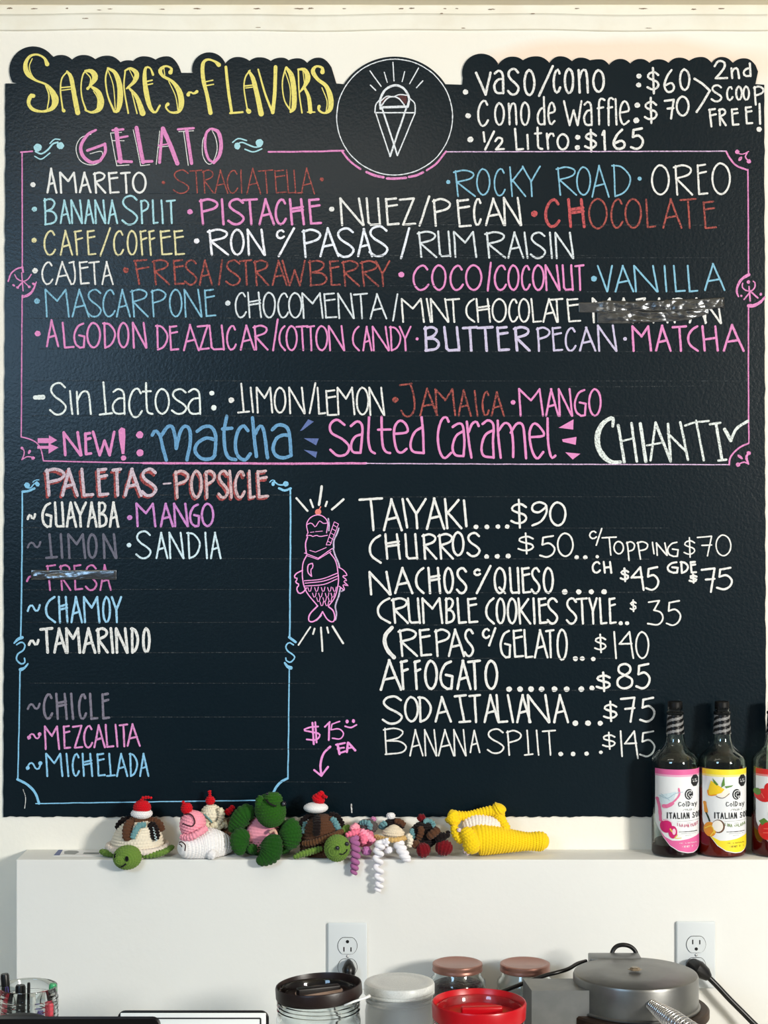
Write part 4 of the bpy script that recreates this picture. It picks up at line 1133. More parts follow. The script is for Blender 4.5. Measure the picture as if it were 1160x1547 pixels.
G_LIGHT = (0.40, 0.52, 0.22); G_DARK = (0.12, 0.31, 0.08); CREAMY = (0.90, 0.86, 0.78); BROWN = (0.34, 0.22, 0.15); DARK = (0.09, 0.06, 0.06); TEAL = (0.40, 0.57, 0.59)
WOOL = (0.93, 0.92, 0.92); CHERRY = (0.78, 0.04, 0.11); ROSE = (0.96, 0.62, 0.69); YEL = (0.95, 0.80, 0.10); WINE = (0.42, 0.05, 0.09)
TOYS = 'crochet toys along the low wall'
LZ = LEDGE_Z + 0.0012
def yfloor(Y):
    return CY + (ZC - LEDGE_Z) * F / Y

# --- turtle with the cream shell
def cc(ox, oy, k):
    return lambda X, Y: (ox + X / k, oy + Y / k)
t = thing('crochet_turtle', 'green crochet turtle with cream shell, brown and blue stripes and a cherry', 'toy', (P(208, 1290, 3.17).x, 3.17, LEDGE_Z), TOYS)
SC, SYY, SY = (208, 1279, 3.168), 41, 3.168
kb(t, 'shell', CREAMY, 208, 1279, SY, 40, 42, 37, zmin=LZ)
rim = []
for a in np.linspace(0, 2 * math.pi, 40):
    s = px(SY)
    p = P(208, 1279, SY)
    rim.append((p.x + 44 * s * math.cos(a), p.y + 40 * s * math.sin(a), LEDGE_Z + 0.0165 + 0.003 * math.sin(a)))
v, f = knit_tube(rim, [0.0055] * 40, 0.006, 0.0016, ends=False)
obj('shell_rim', v, f, yarn((0.88, 0.83, 0.78)), t)
def stripe(parent, name, col, pts, w, E, label=None, lift=1.05, flat=0.5):
    q = [(x, y, onell(*E, x, y, lift), w) for x, y in pts]
    return kt(parent, name, col, q, label, flat)
E1 = (208, 1279, SY, 40, 42, 37)
k = cc(150, 1185, 9.667)
stripe(t, 'stripe', DARK, [k(470, 500), k(340, 540), k(250, 660)], 5.2, E1, 'black yarn stripe')
stripe(t, 'stripe', BROWN, [k(480, 530), k(420, 620), k(405, 720), k(420, 830)], 7.2, E1, 'brown yarn stripe')
stripe(t, 'stripe', BROWN, [k(440, 530), k(560, 520), k(700, 515), k(860, 560), k(925, 690)], 5.2, E1, 'brown yarn stripe')
stripe(t, 'stripe', TEAL, [k(690, 590), k(590, 600), k(530, 680), k(478, 800)], 4.2, E1, 'grey blue yarn stripe', 1.1)
stripe(t, 'stripe', DARK, [k(720, 570), k(790, 640), k(815, 740), k(820, 820)], 7.0, E1, 'black yarn stripe')
zz = []
for i, y in enumerate(np.linspace(590, 830, 13)):
    x, yy = k(790 + (y - 590) * .18 + (18 if i % 2 else -18), y)
    zz.append((x, yy, onell(*E1, x, yy, 1.05) - 0.0052))
thread(t, 'embroidery', (0.72, 0.80, 0.82), zz, 0.0007)
kb(t, 'whipped_cream', WOOL, *k(618, 425), SY - .004, 16, 7.5, 16, st=0.004)
ch = kb(t, 'cherry', CHERRY, *k(625, 335), SY - .004, 13, 10.5, 13, st=0.0042)
kt(ch, 'stem', CHERRY, [(*k(615, 250), SY - .004, 2.4), (*k(630, 205), SY - .004, 2.2), (*k(700, 190), SY - .006, 1.8), (*k(775, 198), SY - .008, 1.2)])
h = kb(t, 'head', G_LIGHT, *k(410, 1065), 3.112, 21, 17.5, 22, axis=(0.25, 1, 0.1))
hx, hy = k(410, 1065)
HE = (hx, hy, 3.112, 21, 17.5, 22)
kb(h, 'snout', G_LIGHT, *k(300, 1110), onell(*HE, *k(300, 1110)), 8, 7, 6, axis=(0, 1, 0), st=0.0045)
for q in ((235, 1050), (402, 1088)):
    x, y = k(*q)
    kb(h, 'eye', (0.03, 0.03, 0.04), x, y, onell(*HE, x, y), 2.6, 4.2, 2.4, st=0.004, amp=0.0005)
thread(h, 'mouth', (0.03, 0.03, 0.03), [(*k(*q), onell(*HE, *k(*q), 1.04) - d) for q, d in (((228, 1150), .003), ((270, 1192), .008), ((330, 1200), .008), ((390, 1160), .003))], 0.0016)
kt(t, 'flipper', G_LIGHT, [(*k(250, 1040), 3.14, 7), (*k(120, 1010), 3.145, 9), (*k(40, 975), 3.16, 6.5)], None, 0.55, (0, .5, 1), zmin=LZ)
kt(t, 'flipper', G_LIGHT, [(*k(600, 1050), 3.132, 6.5), (*k(760, 1035), 3.13, 7.5), (*k(930, 990), 3.14, 7.5), (*k(1070, 905), 3.17, 5)], None, 0.6, (0, .5, 1), zmin=LZ)

# --- white whale with the pink scoop
k = cc(255, 1185, 9.667)
t = thing('crochet_whale', 'white crochet whale carrying a pink scoop with a cherry, beside the cream-shelled turtle', 'toy', (P(308, 1290, 3.153).x, 3.153, LEDGE_Z), TOYS)
kt(t, 'body', WOOL, [(*k(130, 960), 3.123, 8), (*k(230, 935), 3.130, 15), (*k(420, 900), 3.146, 24), (*k(600, 880), 3.156, 25), (*k(760, 880), 3.166, 19), (*k(880, 890), 3.176, 11), (*k(930, 870), 3.180, 6)], zmin=LZ)
sc = kb(t, 'scoop', ROSE, *k(350, 585), 3.146, 19.5, 21.5, 20, axis=(0.25, 0, 1))
kt(sc, 'scoop_edge', ROSE, [(*k(170, 770), 3.130, 4.6), (*k(300, 775), 3.120, 5), (*k(430, 715), 3.120, 5), (*k(560, 630), 3.133, 4.6)])
thread(sc, 'syrup', (0.22, 0.08, 0.09), [(*k(*q), onell(*k(350, 585), 3.146, 19.5, 21.5, 20, *k(*q), 1.05)) for q in ((170, 520), (200, 460), (280, 430), (345, 460), (380, 550), (340, 610), (260, 595), (210, 575), (172, 620))], 0.0011)
ch = kb(sc, 'cherry', CHERRY, *k(262, 350), 3.143, 8.5, 8.5, 8.5, st=0.0042)
kt(ch, 'stem', CHERRY, [(*k(240, 310), 3.143, 2.2), (*k(215, 270), 3.141, 2), (*k(200, 240), 3.140, 1.6)])
thread(t, 'eye_stitch', (0.2, 0.08, 0.09), [(*k(150, 850), 3.109), (*k(190, 840), 3.109), (*k(240, 890), 3.106), (*k(235, 970), 3.107)], 0.0012)
thread(t, 'eye_stitch', (0.2, 0.08, 0.09), [(*k(150, 870), 3.109), (*k(180, 890), 3.107), (*k(190, 915), 3.107)], 0.0010)
kt(t, 'fin', WOOL, [(*k(560, 970), 3.14, 7), (*k(640, 1030), 3.124, 8), (*k(690, 1055), 3.122, 6)], zmin=LZ)

# --- cream cupcake toy behind the whale
t = thing('crochet_sundae', 'cream crochet scoop with a red cherry peeping over the white whale', 'toy', (P(323, 1285, 3.195).x, 3.195, LEDGE_Z), TOYS)
kt(t, 'base', BROWN, [(*k(790, 930), 3.203, 8), (*k(780, 760), 3.203, 9), (*k(760, 640), 3.2, 9), (*k(720, 540), 3.19, 9)], zmin=LZ)
sc = kb(t, 'scoop', (0.90, 0.87, 0.78), *k(620, 450), 3.198, 16.5, 16.5, 16)
fr = []
for i, a in enumerate(np.linspace(0, 2 * math.pi, 49)):
    p = P(*k(650, 580), 3.198); s = px(3.198)
    fr.append((p.x + 19 * s * math.cos(a), p.y + 17 * s * math.sin(a), p.z + 0.003 * math.sin(8 * a)))
v, f = knit_tube(fr, [0.0048] * 49, 0.005, 0.0016, ends=False)
obj('ruffle', v, f, yarn((0.88, 0.85, 0.74)), sc)
kt(sc, 'ruffle', (0.88, 0.85, 0.74), [(*k(735, 340), 3.182, 4), (*k(770, 430), 3.181, 5), (*k(750, 530), 3.180, 4), (*k(690, 600), 3.178, 4)])
EB = (*k(620, 450), 3.198, 16.5, 16.5, 16)
thread(sc, 'syrup', (0.40, 0.58, 0.60), [(*k(*q), onell(*EB, *k(*q), 1.08)) for q in ((510, 440), (560, 480), (610, 530), (630, 570))], 0.0018)
thread(sc, 'syrup', (0.15, 0.2, 0.18), [(*k(*q), onell(*EB, *k(*q), 1.08) - .003) for q in ((700, 500), (710, 560), (740, 570), (770, 500), (790, 440))], 0.0009)
ch = kb(sc, 'cherry', CHERRY, *k(605, 235), 3.198, 7, 6.5, 7, st=0.0042)
kt(ch, 'stem', CHERRY, [(*k(600, 180), 3.198, 2), (*k(598, 130), 3.198, 2), (*k(590, 85), 3.198, 3)])
# --- brown one further behind
t = thing('crochet_sundae', 'dark brown crochet toy with a red top, squeezed left of the dark green turtle', 'toy', (P(349, 1285, 3.198).x, 3.198, LEDGE_Z), TOYS)
kt(t, 'base', BROWN, [(*k(930, 950), 3.205, 7), (*k(930, 800), 3.204, 9), (*k(910, 640), 3.204, 9), (*k(870, 500), 3.204, 8)], zmin=LZ)
kt(t, 'cherry', CHERRY, [(*k(830, 440), 3.198, 5), (*k(870, 400), 3.198, 5), (*k(910, 360), 3.198, 4), (*k(950, 310), 3.198, 3.5)])

# --- upright dark green turtle
k = cc(335, 1185, 8.923)
t = thing('crochet_turtle', 'dark green crochet turtle lying on its back with a pink belly', 'toy', (P(400, 1290, 3.16).x, 3.16, LEDGE_Z), TOYS)
kb(t, 'shell', G_DARK, *k(610, 720), 3.178, 42, 34, 26, zmin=LZ)
v, f = knit_ball(P(*k(560, 680), 3.160), 30 * px(3.16), 26 * px(3.16), 12 * px(3.16), (0.1, 0, 1), ST, 0.001)
obj('belly', v, f, yarn(ROSE), t)
h = kb(t, 'head', (0.15, 0.34, 0.08), *k(655, 350), 3.140, 23, 26.5, 23, axis=(-0.25, -0.2, 1))
HE = (*k(655, 350), 3.140, 23, 26.5, 23)
kb(h, 'snout', (0.16, 0.35, 0.08), *k(690, 200), 3.128, 14, 11, 13, axis=(0, 0, 1))
kt(h, 'brow', (0.15, 0.34, 0.08), [(*k(500, 330), 3.126, 5), (*k(510, 220), 3.124, 6), (*k(550, 160), 3.126, 5)])
thread(h, 'mouth', (0.01, 0.015, 0.01), [(*k(*q), onell(*HE, *k(*q), 1.06) - .003) for q in ((595, 205), (640, 255), (690, 280), (730, 296))], 0.0016)
bead(h, 'eye', *k(832, 260), 3.124, 4.2, (0.03, 0.04, 0.10)); bead(h, 'eye', *k(615, 130), 3.124, 2.6, (0.03, 0.04, 0.10))
kt(t, 'flipper', G_DARK, [(*k(440, 420), 3.152, 12), (*k(330, 400), 3.15, 15), (*k(220, 500), 3.15, 13), (*k(110, 640), 3.155, 5)], None, 0.8)
kt(t, 'flipper', G_DARK, [(*k(360, 640), 3.142, 10), (*k(260, 720), 3.138, 15), (*k(240, 830), 3.134, 13), (*k(260, 960), 3.134, 5)], None, 0.8, zmin=LZ)
kt(t, 'flipper', (0.14, 0.33, 0.09), [(*k(470, 830), 3.136, 7), (*k(400, 880), 3.132, 8), (*k(355, 920), 3.13, 5)], None, 0.8, zmin=LZ)
kt(t, 'flipper', (0.10, 0.28, 0.07), [(*k(670, 680), 3.128, 9), (*k(680, 780), 3.118, 15), (*k(650, 920), 3.112, 17), (*k(560, 1010), 3.108, 11), (*k(460, 1040), 3.106, 5)], None, 0.8)
kt(t, 'flipper', G_DARK, [(*k(840, 500), 3.148, 10), (*k(905, 580), 3.142, 16), (*k(930, 720), 3.138, 16), (*k(890, 880), 3.138, 8)], None, 0.8, zmin=LZ)
thread(t, 'belly_edge', (0.87, 0.68, 0.60), [(*k(640, 650), 3.136), (*k(710, 620), 3.136), (*k(760, 740), 3.138), (*k(830, 830), 3.14)], 0.003)

# --- turtle with the brown shell
k = cc(430, 1185, 9.667)
t = thing('crochet_turtle', 'green crochet turtle with brown shell and a red and white bobble hat', 'toy', (P(485, 1290, 3.17).x, 3.17, LEDGE_Z), TOYS)
E2 = (488, 1276, 3.172, 34.5, 47, 33)
kb(t, 'shell', BROWN, 488, 1276, 3.172, 34.5, 47, 33, zmin=LZ)
kt(t, 'shell_rim', (0.36, 0.24, 0.15), [(*k(250, 870), 3.132, 4), (*k(420, 850), 3.124, 4.4), (*k(600, 790), 3.122, 4.4), (*k(740, 730), 3.128, 4), (*k(850, 680), 3.145, 4)])
stripe(t, 'stripe', DARK, [k(460, 460), k(470, 560), k(465, 680), k(465, 760)], 5.6, E2, 'black yarn stripe')
stripe(t, 'stripe', DARK, [k(440, 450), k(320, 480), k(240, 570), k(230, 660)], 4.2, E2, 'black yarn stripe')
stripe(t, 'stripe', TEAL, [k(310, 540), k(290, 620), k(275, 720)], 3.8, E2, 'grey blue yarn stripe', 1.12)
stripe(t, 'stripe', DARK, [k(640, 440), k(760, 470), k(830, 580), k(845, 660)], 4.6, E2, 'black yarn stripe')
stripe(t, 'stripe', TEAL, [k(670, 490), k(730, 540), k(770, 620), k(810, 690)], 4.4, E2, 'grey blue yarn stripe', 1.12)
kb(t, 'hat_band', WOOL, *k(455, 340), 3.168, 18.5, 8, 17, st=0.0042, amp=0.0008)
ch = kt(t, 'hat', CHERRY, [(*k(460, 280), 3.168, 11.5), (*k(490, 220), 3.168, 10.5), (*k(520, 160), 3.166, 6), (*k(560, 100), 3.165, 3)], st=0.0042)
kt(ch, 'hat_tail', CHERRY, [(*k(560, 160), 3.16, 2.4), (*k(590, 180), 3.158, 2), (*k(625, 190), 3.156, 1.4)], st=0.004)
h = kb(t, 'head', G_LIGHT, *k(765, 930), 3.108, 19, 20, 20, axis=(0.35, 1, 0.1))
HE = (*k(765, 930), 3.108, 19, 20, 20)
for q in ((770, 930), (908, 870)):
    bead(h, 'eye', *k(*q), onell(*HE, *k(*q)), 3.4)
thread(h, 'mouth', (0.02, 0.02, 0.02), [(*k(*q), onell(*HE, *k(*q), 1.05) - .001) for q in ((800, 1015), (850, 1020), (895, 985), (915, 950))], 0.0011)
kt(t, 'flipper', G_LIGHT, [(*k(560, 930), 3.128, 6.5), (*k(400, 975), 3.124, 7.5), (*k(250, 1020), 3.12, 7.5), (*k(120, 1070), 3.116, 4.5)], None, 0.6, (0, .5, 1), zmin=LZ)
kt(t, 'flipper', G_LIGHT, [(*k(850, 720), 3.15, 6), (*k(900, 650), 3.165, 6), (*k(950, 660), 3.175, 4)], None, 0.7)

# --- curly octopuses
k = cc(510, 1215, 6.105)
def curl(parent, col, pts, rc, rt, turns, name='tentacle'):
    """tight yarn spiral following a centre line"""
    q = smoothpts([P(*p) for p in pts], 24)
    n = len(q)
    tt = np.gradient(q, axis=0); tt /= np.linalg.norm(tt, axis=1)[:, None]
    u = np.linspace(0, turns * 2 * math.pi, n * 3)
    ii = np.linspace(0, n - 1, n * 3)
    c3 = np.stack([np.interp(ii, range(n), q[:, a]) for a in range(3)], 1)
    tp = 1 - 0.35 * (ii / n) ** 3
    X = np.array([1.0, 0, 0]); Yv = np.array([0, 1.0, 0])
    h = c3 + (rc * tp * np.cos(u))[:, None] * X + (rc * 0.7 * tp * np.sin(u))[:, None] * Yv
    v, f = sweep(h, rt * tp, 10)
    return obj(name, v, f, yarn(col), parent)
PURP = (0.64, 0.38, 0.57)
t = thing('crochet_octopus', 'pink crochet octopus with a purple curled tentacle hanging over the ledge', 'toy', (P(552, 1285, 3.16).x, 3.16, LEDGE_Z), TOYS)
kb(t, 'head', (0.33, 0.30, 0.30), *k(275, 205), 3.175, 15.5, 11, 14)
stripe(t, 'stripe', TEAL, [k(200, 175), k(270, 170), k(300, 200), k(290, 235)], 4, (*k(275, 205), 3.175, 15.5, 11, 14), 'grey blue yarn stripe', 1.2)
kt(t, 'topknot', (0.80, 0.52, 0.68), [(*k(320, 160), 3.178, 4), (*k(340, 115), 3.18, 5)])
PK = (0.94, 0.47, 0.58)
kt(t, 'frill', ROSE, [(*k(200, 230), 3.15, 6), (*k(140, 205), 3.146, 6.5), (*k(125, 190), 3.146, 4)])
kt(t, 'frill', PK, [(*k(230, 250), 3.145, 5), (*k(150, 265), 3.138, 5), (*k(70, 290), 3.134, 3)])
kt(t, 'frill', PK, [(*k(200, 250), 3.142, 5), (*k(240, 310), 3.134, 6), (*k(235, 375), 3.13, 4.5)])
kt(t, 'frill', (0.96, 0.60, 0.70), [(*k(210, 235), 3.14, 5), (*k(280, 300), 3.136, 5), (*k(345, 350), 3.134, 4)])
kt(t, 'body', (0.86, 0.45, 0.56), [(*k(200, 280), 3.16, 10), (*k(260, 320), 3.155, 14), (*k(310, 380), 3.15, 9)], zmin=LZ)
curl(t, PURP, [(*k(150, 310), 3.124), (*k(165, 420), 3.113), (*k(160, 540), 3.111), (*k(150, 640), 3.112)], 0.0048, 0.0052, 6)
kt(t, 'tentacle', (0.72, 0.45, 0.66), [(*k(265, 390), 3.136, 5), (*k(265, 440), 3.13, 7.5), (*k(262, 475), 3.128, 5)], zmin=LZ)

t = thing('crochet_octopus', 'white and cream crochet octopus with white curls hanging over the ledge', 'toy', (P(594, 1285, 3.16).x, 3.16, LEDGE_Z), TOYS)
kb(t, 'head', DARK, *k(520, 190), 3.178, 16, 10, 13)
stripe(t, 'stripe', TEAL, [k(400, 225), k(415, 195), k(450, 165)], 5, (*k(520, 190), 3.178, 22, 12, 13), 'grey blue yarn stripe')
stripe(t, 'stripe', BROWN, [k(520, 150), k(580, 165), k(620, 200)], 4.2, (*k(520, 190), 3.178, 20, 12, 13), 'brown yarn stripe')
kb(t, 'bobble', WOOL, *k(490, 108), 3.176, 6.5, 5, 6, st=0.004)
kt(t, 'body', (0.88, 0.82, 0.72), [(*k(520, 185), 3.150, 3), (*k(518, 235), 3.150, 15), (*k(515, 285), 3.15, 25), (*k(515, 315), 3.15, 23)], None, 0.8)
rr = [(*k(x, 300 + 30 * math.sin((x - 350) / 310 * math.pi)), 3.15 - 0.024 * math.sin((x - 350) / 310 * math.pi), 3.6) for x in np.linspace(345, 660, 9)]
kt(t, 'ruffle', (0.80, 0.66, 0.42), rr, 'tan yarn ruffle')
kt(t, 'ruffle', CREAMY, [(*k(640, 270), 3.14, 4), (*k(670, 330), 3.138, 4.5), (*k(655, 400), 3.136, 3.5)])
WH = (0.93, 0.92, 0.94)
curl(t, WH, [(*k(400, 340), 3.122), (*k(380, 420), 3.114), (*k(372, 520), 3.109), (*k(380, 640), 3.109), (*k(385, 740), 3.109), (*k(368, 800), 3.111)], 0.0062, 0.0046, 7)
kt(t, 'tentacle', WH, [(*k(470, 400), 3.135, 7), (*k(475, 430), 3.13, 8.5), (*k(480, 450), 3.13, 6)], zmin=LZ)
kt(t, 'tentacle', WH, [(*k(450, 310), 3.128, 3.6), (*k(455, 350), 3.124, 3.6), (*k(440, 390), 3.124, 3.4)])
curl(t, WH, [(*k(560, 360), 3.126), (*k(590, 420), 3.118), (*k(620, 480), 3.113), (*k(640, 515), 3.112)], 0.0055, 0.0058, 4)

t = thing('crochet_octopus', 'black and brown crochet octopus with dark red feet beside the yellow toy', 'toy', (P(648, 1285, 3.16).x, 3.16, LEDGE_Z), TOYS)
kb(t, 'head', DARK, *k(800, 280), 3.168, 22, 20, 18)
ED = (*k(800, 280), 3.168, 22, 20, 18)
stripe(t, 'stripe', TEAL, [k(790, 165), k(850, 165), k(890, 210)], 4.8, ED, 'grey blue yarn stripe')
stripe(t, 'stripe', TEAL, [k(690, 220), k(690, 270), k(710, 320)], 4, ED, 'grey blue yarn stripe')
stripe(t, 'stripe', BROWN, [k(760, 200), k(770, 260), k(740, 330)], 4.6, ED, 'brown yarn stripe')
kt(t, 'arm', BROWN, [(*k(830, 310), 3.142, 5), (*k(880, 270), 3.138, 6), (*k(940, 225), 3.142, 5)])
kt(t, 'bobble', WINE, [(*k(745, 150), 3.172, 4), (*k(770, 125), 3.17, 5.5), (*k(810, 115), 3.17, 4)])
kt(t, 'arm', DARK, [(*k(900, 330), 3.148, 9), (*k(960, 300), 3.145, 7), (*k(1010, 285), 3.145, 4), (*k(1020, 240), 3.147, 3)])
kt(t, 'arm', BROWN, [(*k(760, 350), 3.142, 6), (*k(720, 370), 3.14, 6), (*k(690, 400), 3.14, 4)])
kt(t, 'foot', WINE, [(*k(850, 400), 3.14, 8), (*k(780, 425), 3.135, 11), (*k(725, 435), 3.135, 8)], zmin=LZ)
kt(t, 'foot', WINE, [(*k(900, 390), 3.15, 10), (*k(980, 400), 3.146, 12), (*k(1060, 425), 3.146, 8)], zmin=LZ)
kt(t, 'body', DARK, [(*k(760, 400), 3.17, 12), (*k(860, 410), 3.17, 12)], zmin=LZ)

# --- yellow peeled banana toy
k = cc(660, 1195, 6.105)
t = thing('crochet_banana', 'yellow crochet banana with peeled skin lying on the ledge between octopus and bottles', 'toy', (P(750, 1290, 3.165).x, 3.165, LEDGE_Z), TOYS)
kt(t, 'peel', YEL, [(*k(290, 480), 3.155, 15), (*k(380, 450), 3.155, 23), (*k(540, 450), 3.158, 21), (*k(700, 460), 3.162, 16.5), (*k(840, 465), 3.166, 13.5), (*k(950, 465), 3.168, 14.5), (*k(1035, 480), 3.168, 12)], zmin=LZ)
kt(t, 'fruit', (0.93, 0.89, 0.86), [(*k(230, 330), 3.168, 8), (*k(350, 310), 3.17, 15), (*k(500, 330), 3.17, 15), (*k(620, 370), 3.17, 8)])
kt(t, 'peel_flap', YEL, [(*k(140, 240), 3.17, 10), (*k(280, 225), 3.172, 6), (*k(400, 200), 3.174, 6.5), (*k(510, 185), 3.174, 8), (*k(560, 210), 3.174, 9), (*k(605, 290), 3.168, 7), (*k(650, 380), 3.16, 8)])
kt(t, 'peel_flap', YEL, [(*k(510, 200), 3.174, 8), (*k(580, 160), 3.172, 11), (*k(605, 130), 3.17, 8)])
kt(t, 'peel_flap', YEL, [(*k(100, 210), 3.168, 6), (*k(135, 230), 3.165, 11), (*k(150, 290), 3.16, 10), (*k(140, 330), 3.158, 6)])
kt(t, 'peel_flap', YEL, [(*k(150, 310), 3.15, 5), (*k(180, 400), 3.145, 7), (*k(240, 480), 3.14, 6)])
kt(t, 'peel_flap', YEL, [(*k(240, 340), 3.142, 9), (*k(300, 430), 3.136, 12), (*k(330, 510), 3.134, 14), (*k(370, 570), 3.132, 8)], zmin=LZ)
kt(t, 'peel_lining', (0.93, 0.84, 0.84), [(*k(205, 340), 3.138, 3), (*k(205, 380), 3.137, 3)])
kt(t, 'peel_lining', (0.90, 0.80, 0.80), [(*k(255, 520), 3.136, 4), (*k(275, 560), 3.134, 4), (*k(300, 585), 3.132, 3)], zmin=LZ)

# --- card lying on the ledge
card = mat('card_white', (0.90, 0.90, 0.90), 0.6)
def ledgemap(x, y, layer=0):
    Yd = (ZC - LEDGE_Z) * F / (y - CY)
    v = P(x, y, Yd)
    return (v.x, v.y, LEDGE_Z + 0.0008 + layer * 0.0002)
mb = MB()
v, f = slab([(80, 1293.5), (88, 1283.8), (165, 1283.8), (165, 1293.5)], lambda x, y: ledgemap(x, y), 0.0)
top4 = [ledgemap(*q) for q in ((80, 1293.5), (165, 1293.5), (165, 1284.3), (88, 1284.3))]
mb.add([(a, b, c_) for a, b, c_ in top4] + [(a, b, LEDGE_Z + 0.0001) for a, b, c_ in top4], [(0, 1, 2, 3), (7, 6, 5, 4), (0, 4, 5, 1), (1, 5, 6, 2), (2, 6, 7, 3), (3, 7, 4, 0)])
o = mb.build('paper_card', card, smooth=False)
tag(o, 'small printed white paper card lying flat on the ledge left of the first turtle', 'card')
mb = MB(); fillpoly(mb, [(81, 1293), (90, 1293), (95, 1284.6), (88.5, 1284.6)], ledgemap, 1)
mb.build('printed_block', mat('print_blue', (0.22, 0.30, 0.52), 0.5), o, smooth=False, label='blue printed block')
mb = MB(); fillpoly(mb, [(97, 1291), (113, 1291.5), (120, 1288), (116, 1286), (104, 1285.6), (97, 1287)], ledgemap, 1); fillpoly(mb, [(125, 1291), (150, 1291), (150, 1288.6), (127, 1288.6)], ledgemap, 1)
mb.build('printed_picture', mat('print_grey', (0.5, 0.52, 0.52), 0.5), o, smooth=False, label='grey printed picture')

PEN[0] = 1.0

# ------------------------------------------------------------------ syrup bottles
glass = mat('bottle_glass', (0.93, 0.97, 0.95), 0.02, trans=1.0, ior=1.45)
cap_black = mat('cap_black', (0.02, 0.02, 0.025), 0.5, spec=0.25)
seal_black = mat('seal_black', (0.03, 0.03, 0.035), 0.3)
seal_grey = mat('seal_grey', (0.50, 0.50, 0.50), 0.35)
ink = mat('label_ink', (0.07, 0.08, 0.10), 0.5)
ink_grey = mat('label_ink_grey', (0.50, 0.52, 0.52), 0.5)
paper = mat('label_paper', (0.90, 0.91, 0.92), 0.35)
BOT = 3.1755

def line_text(mb, text, x0, x1, y0, y1, w, mapper, layer, bend=0.0):
    wid = {'I': .5, ' ': .6, 'l': .45, '1': .7, 'M': 1.2}
    tot = sum(wid.get(ch, 1.0) for ch in text)
    u = (x1 - x0) / tot
    x = x0
    for ch in text:
        d = wid.get(ch, 1.0) * u
        if ch in GL:
            xm = (x + d / 2 - x0) / (x1 - x0) * 2 - 1
            dy = -bend * xm * xm
            if ch == 'I':
                ribbon(mb, [(x + d / 2, y0 + dy + w / 2), (x + d / 2, y1 + dy - w / 2)], w, mapper, layer, 0, 0)
            else:
                yy0 = y0 + (y1 - y0) * 0.32 if ch in 'oay' else y0
                yy1 = y1 + (y1 - y0) * 0.25 if ch == 'y' else y1
                for kind, pts in GL[ch]:
                    q = [(x + w / 2 + 0.06 * d + px_ * (d * 0.88 - w), yy0 + dy + w / 2 + v_ * (yy1 - yy0 - w)) for px_, v_ in pts]
                    q = smoothpts(q, 5) if kind == 's' else np.asarray(q)
                    for i in range(len(q) - 1) if kind == 'l' else [None]:
                        ribbon(mb, q[i:i + 2] if kind == 'l' else q, w, mapper, layer, 0, 0)
        x += d

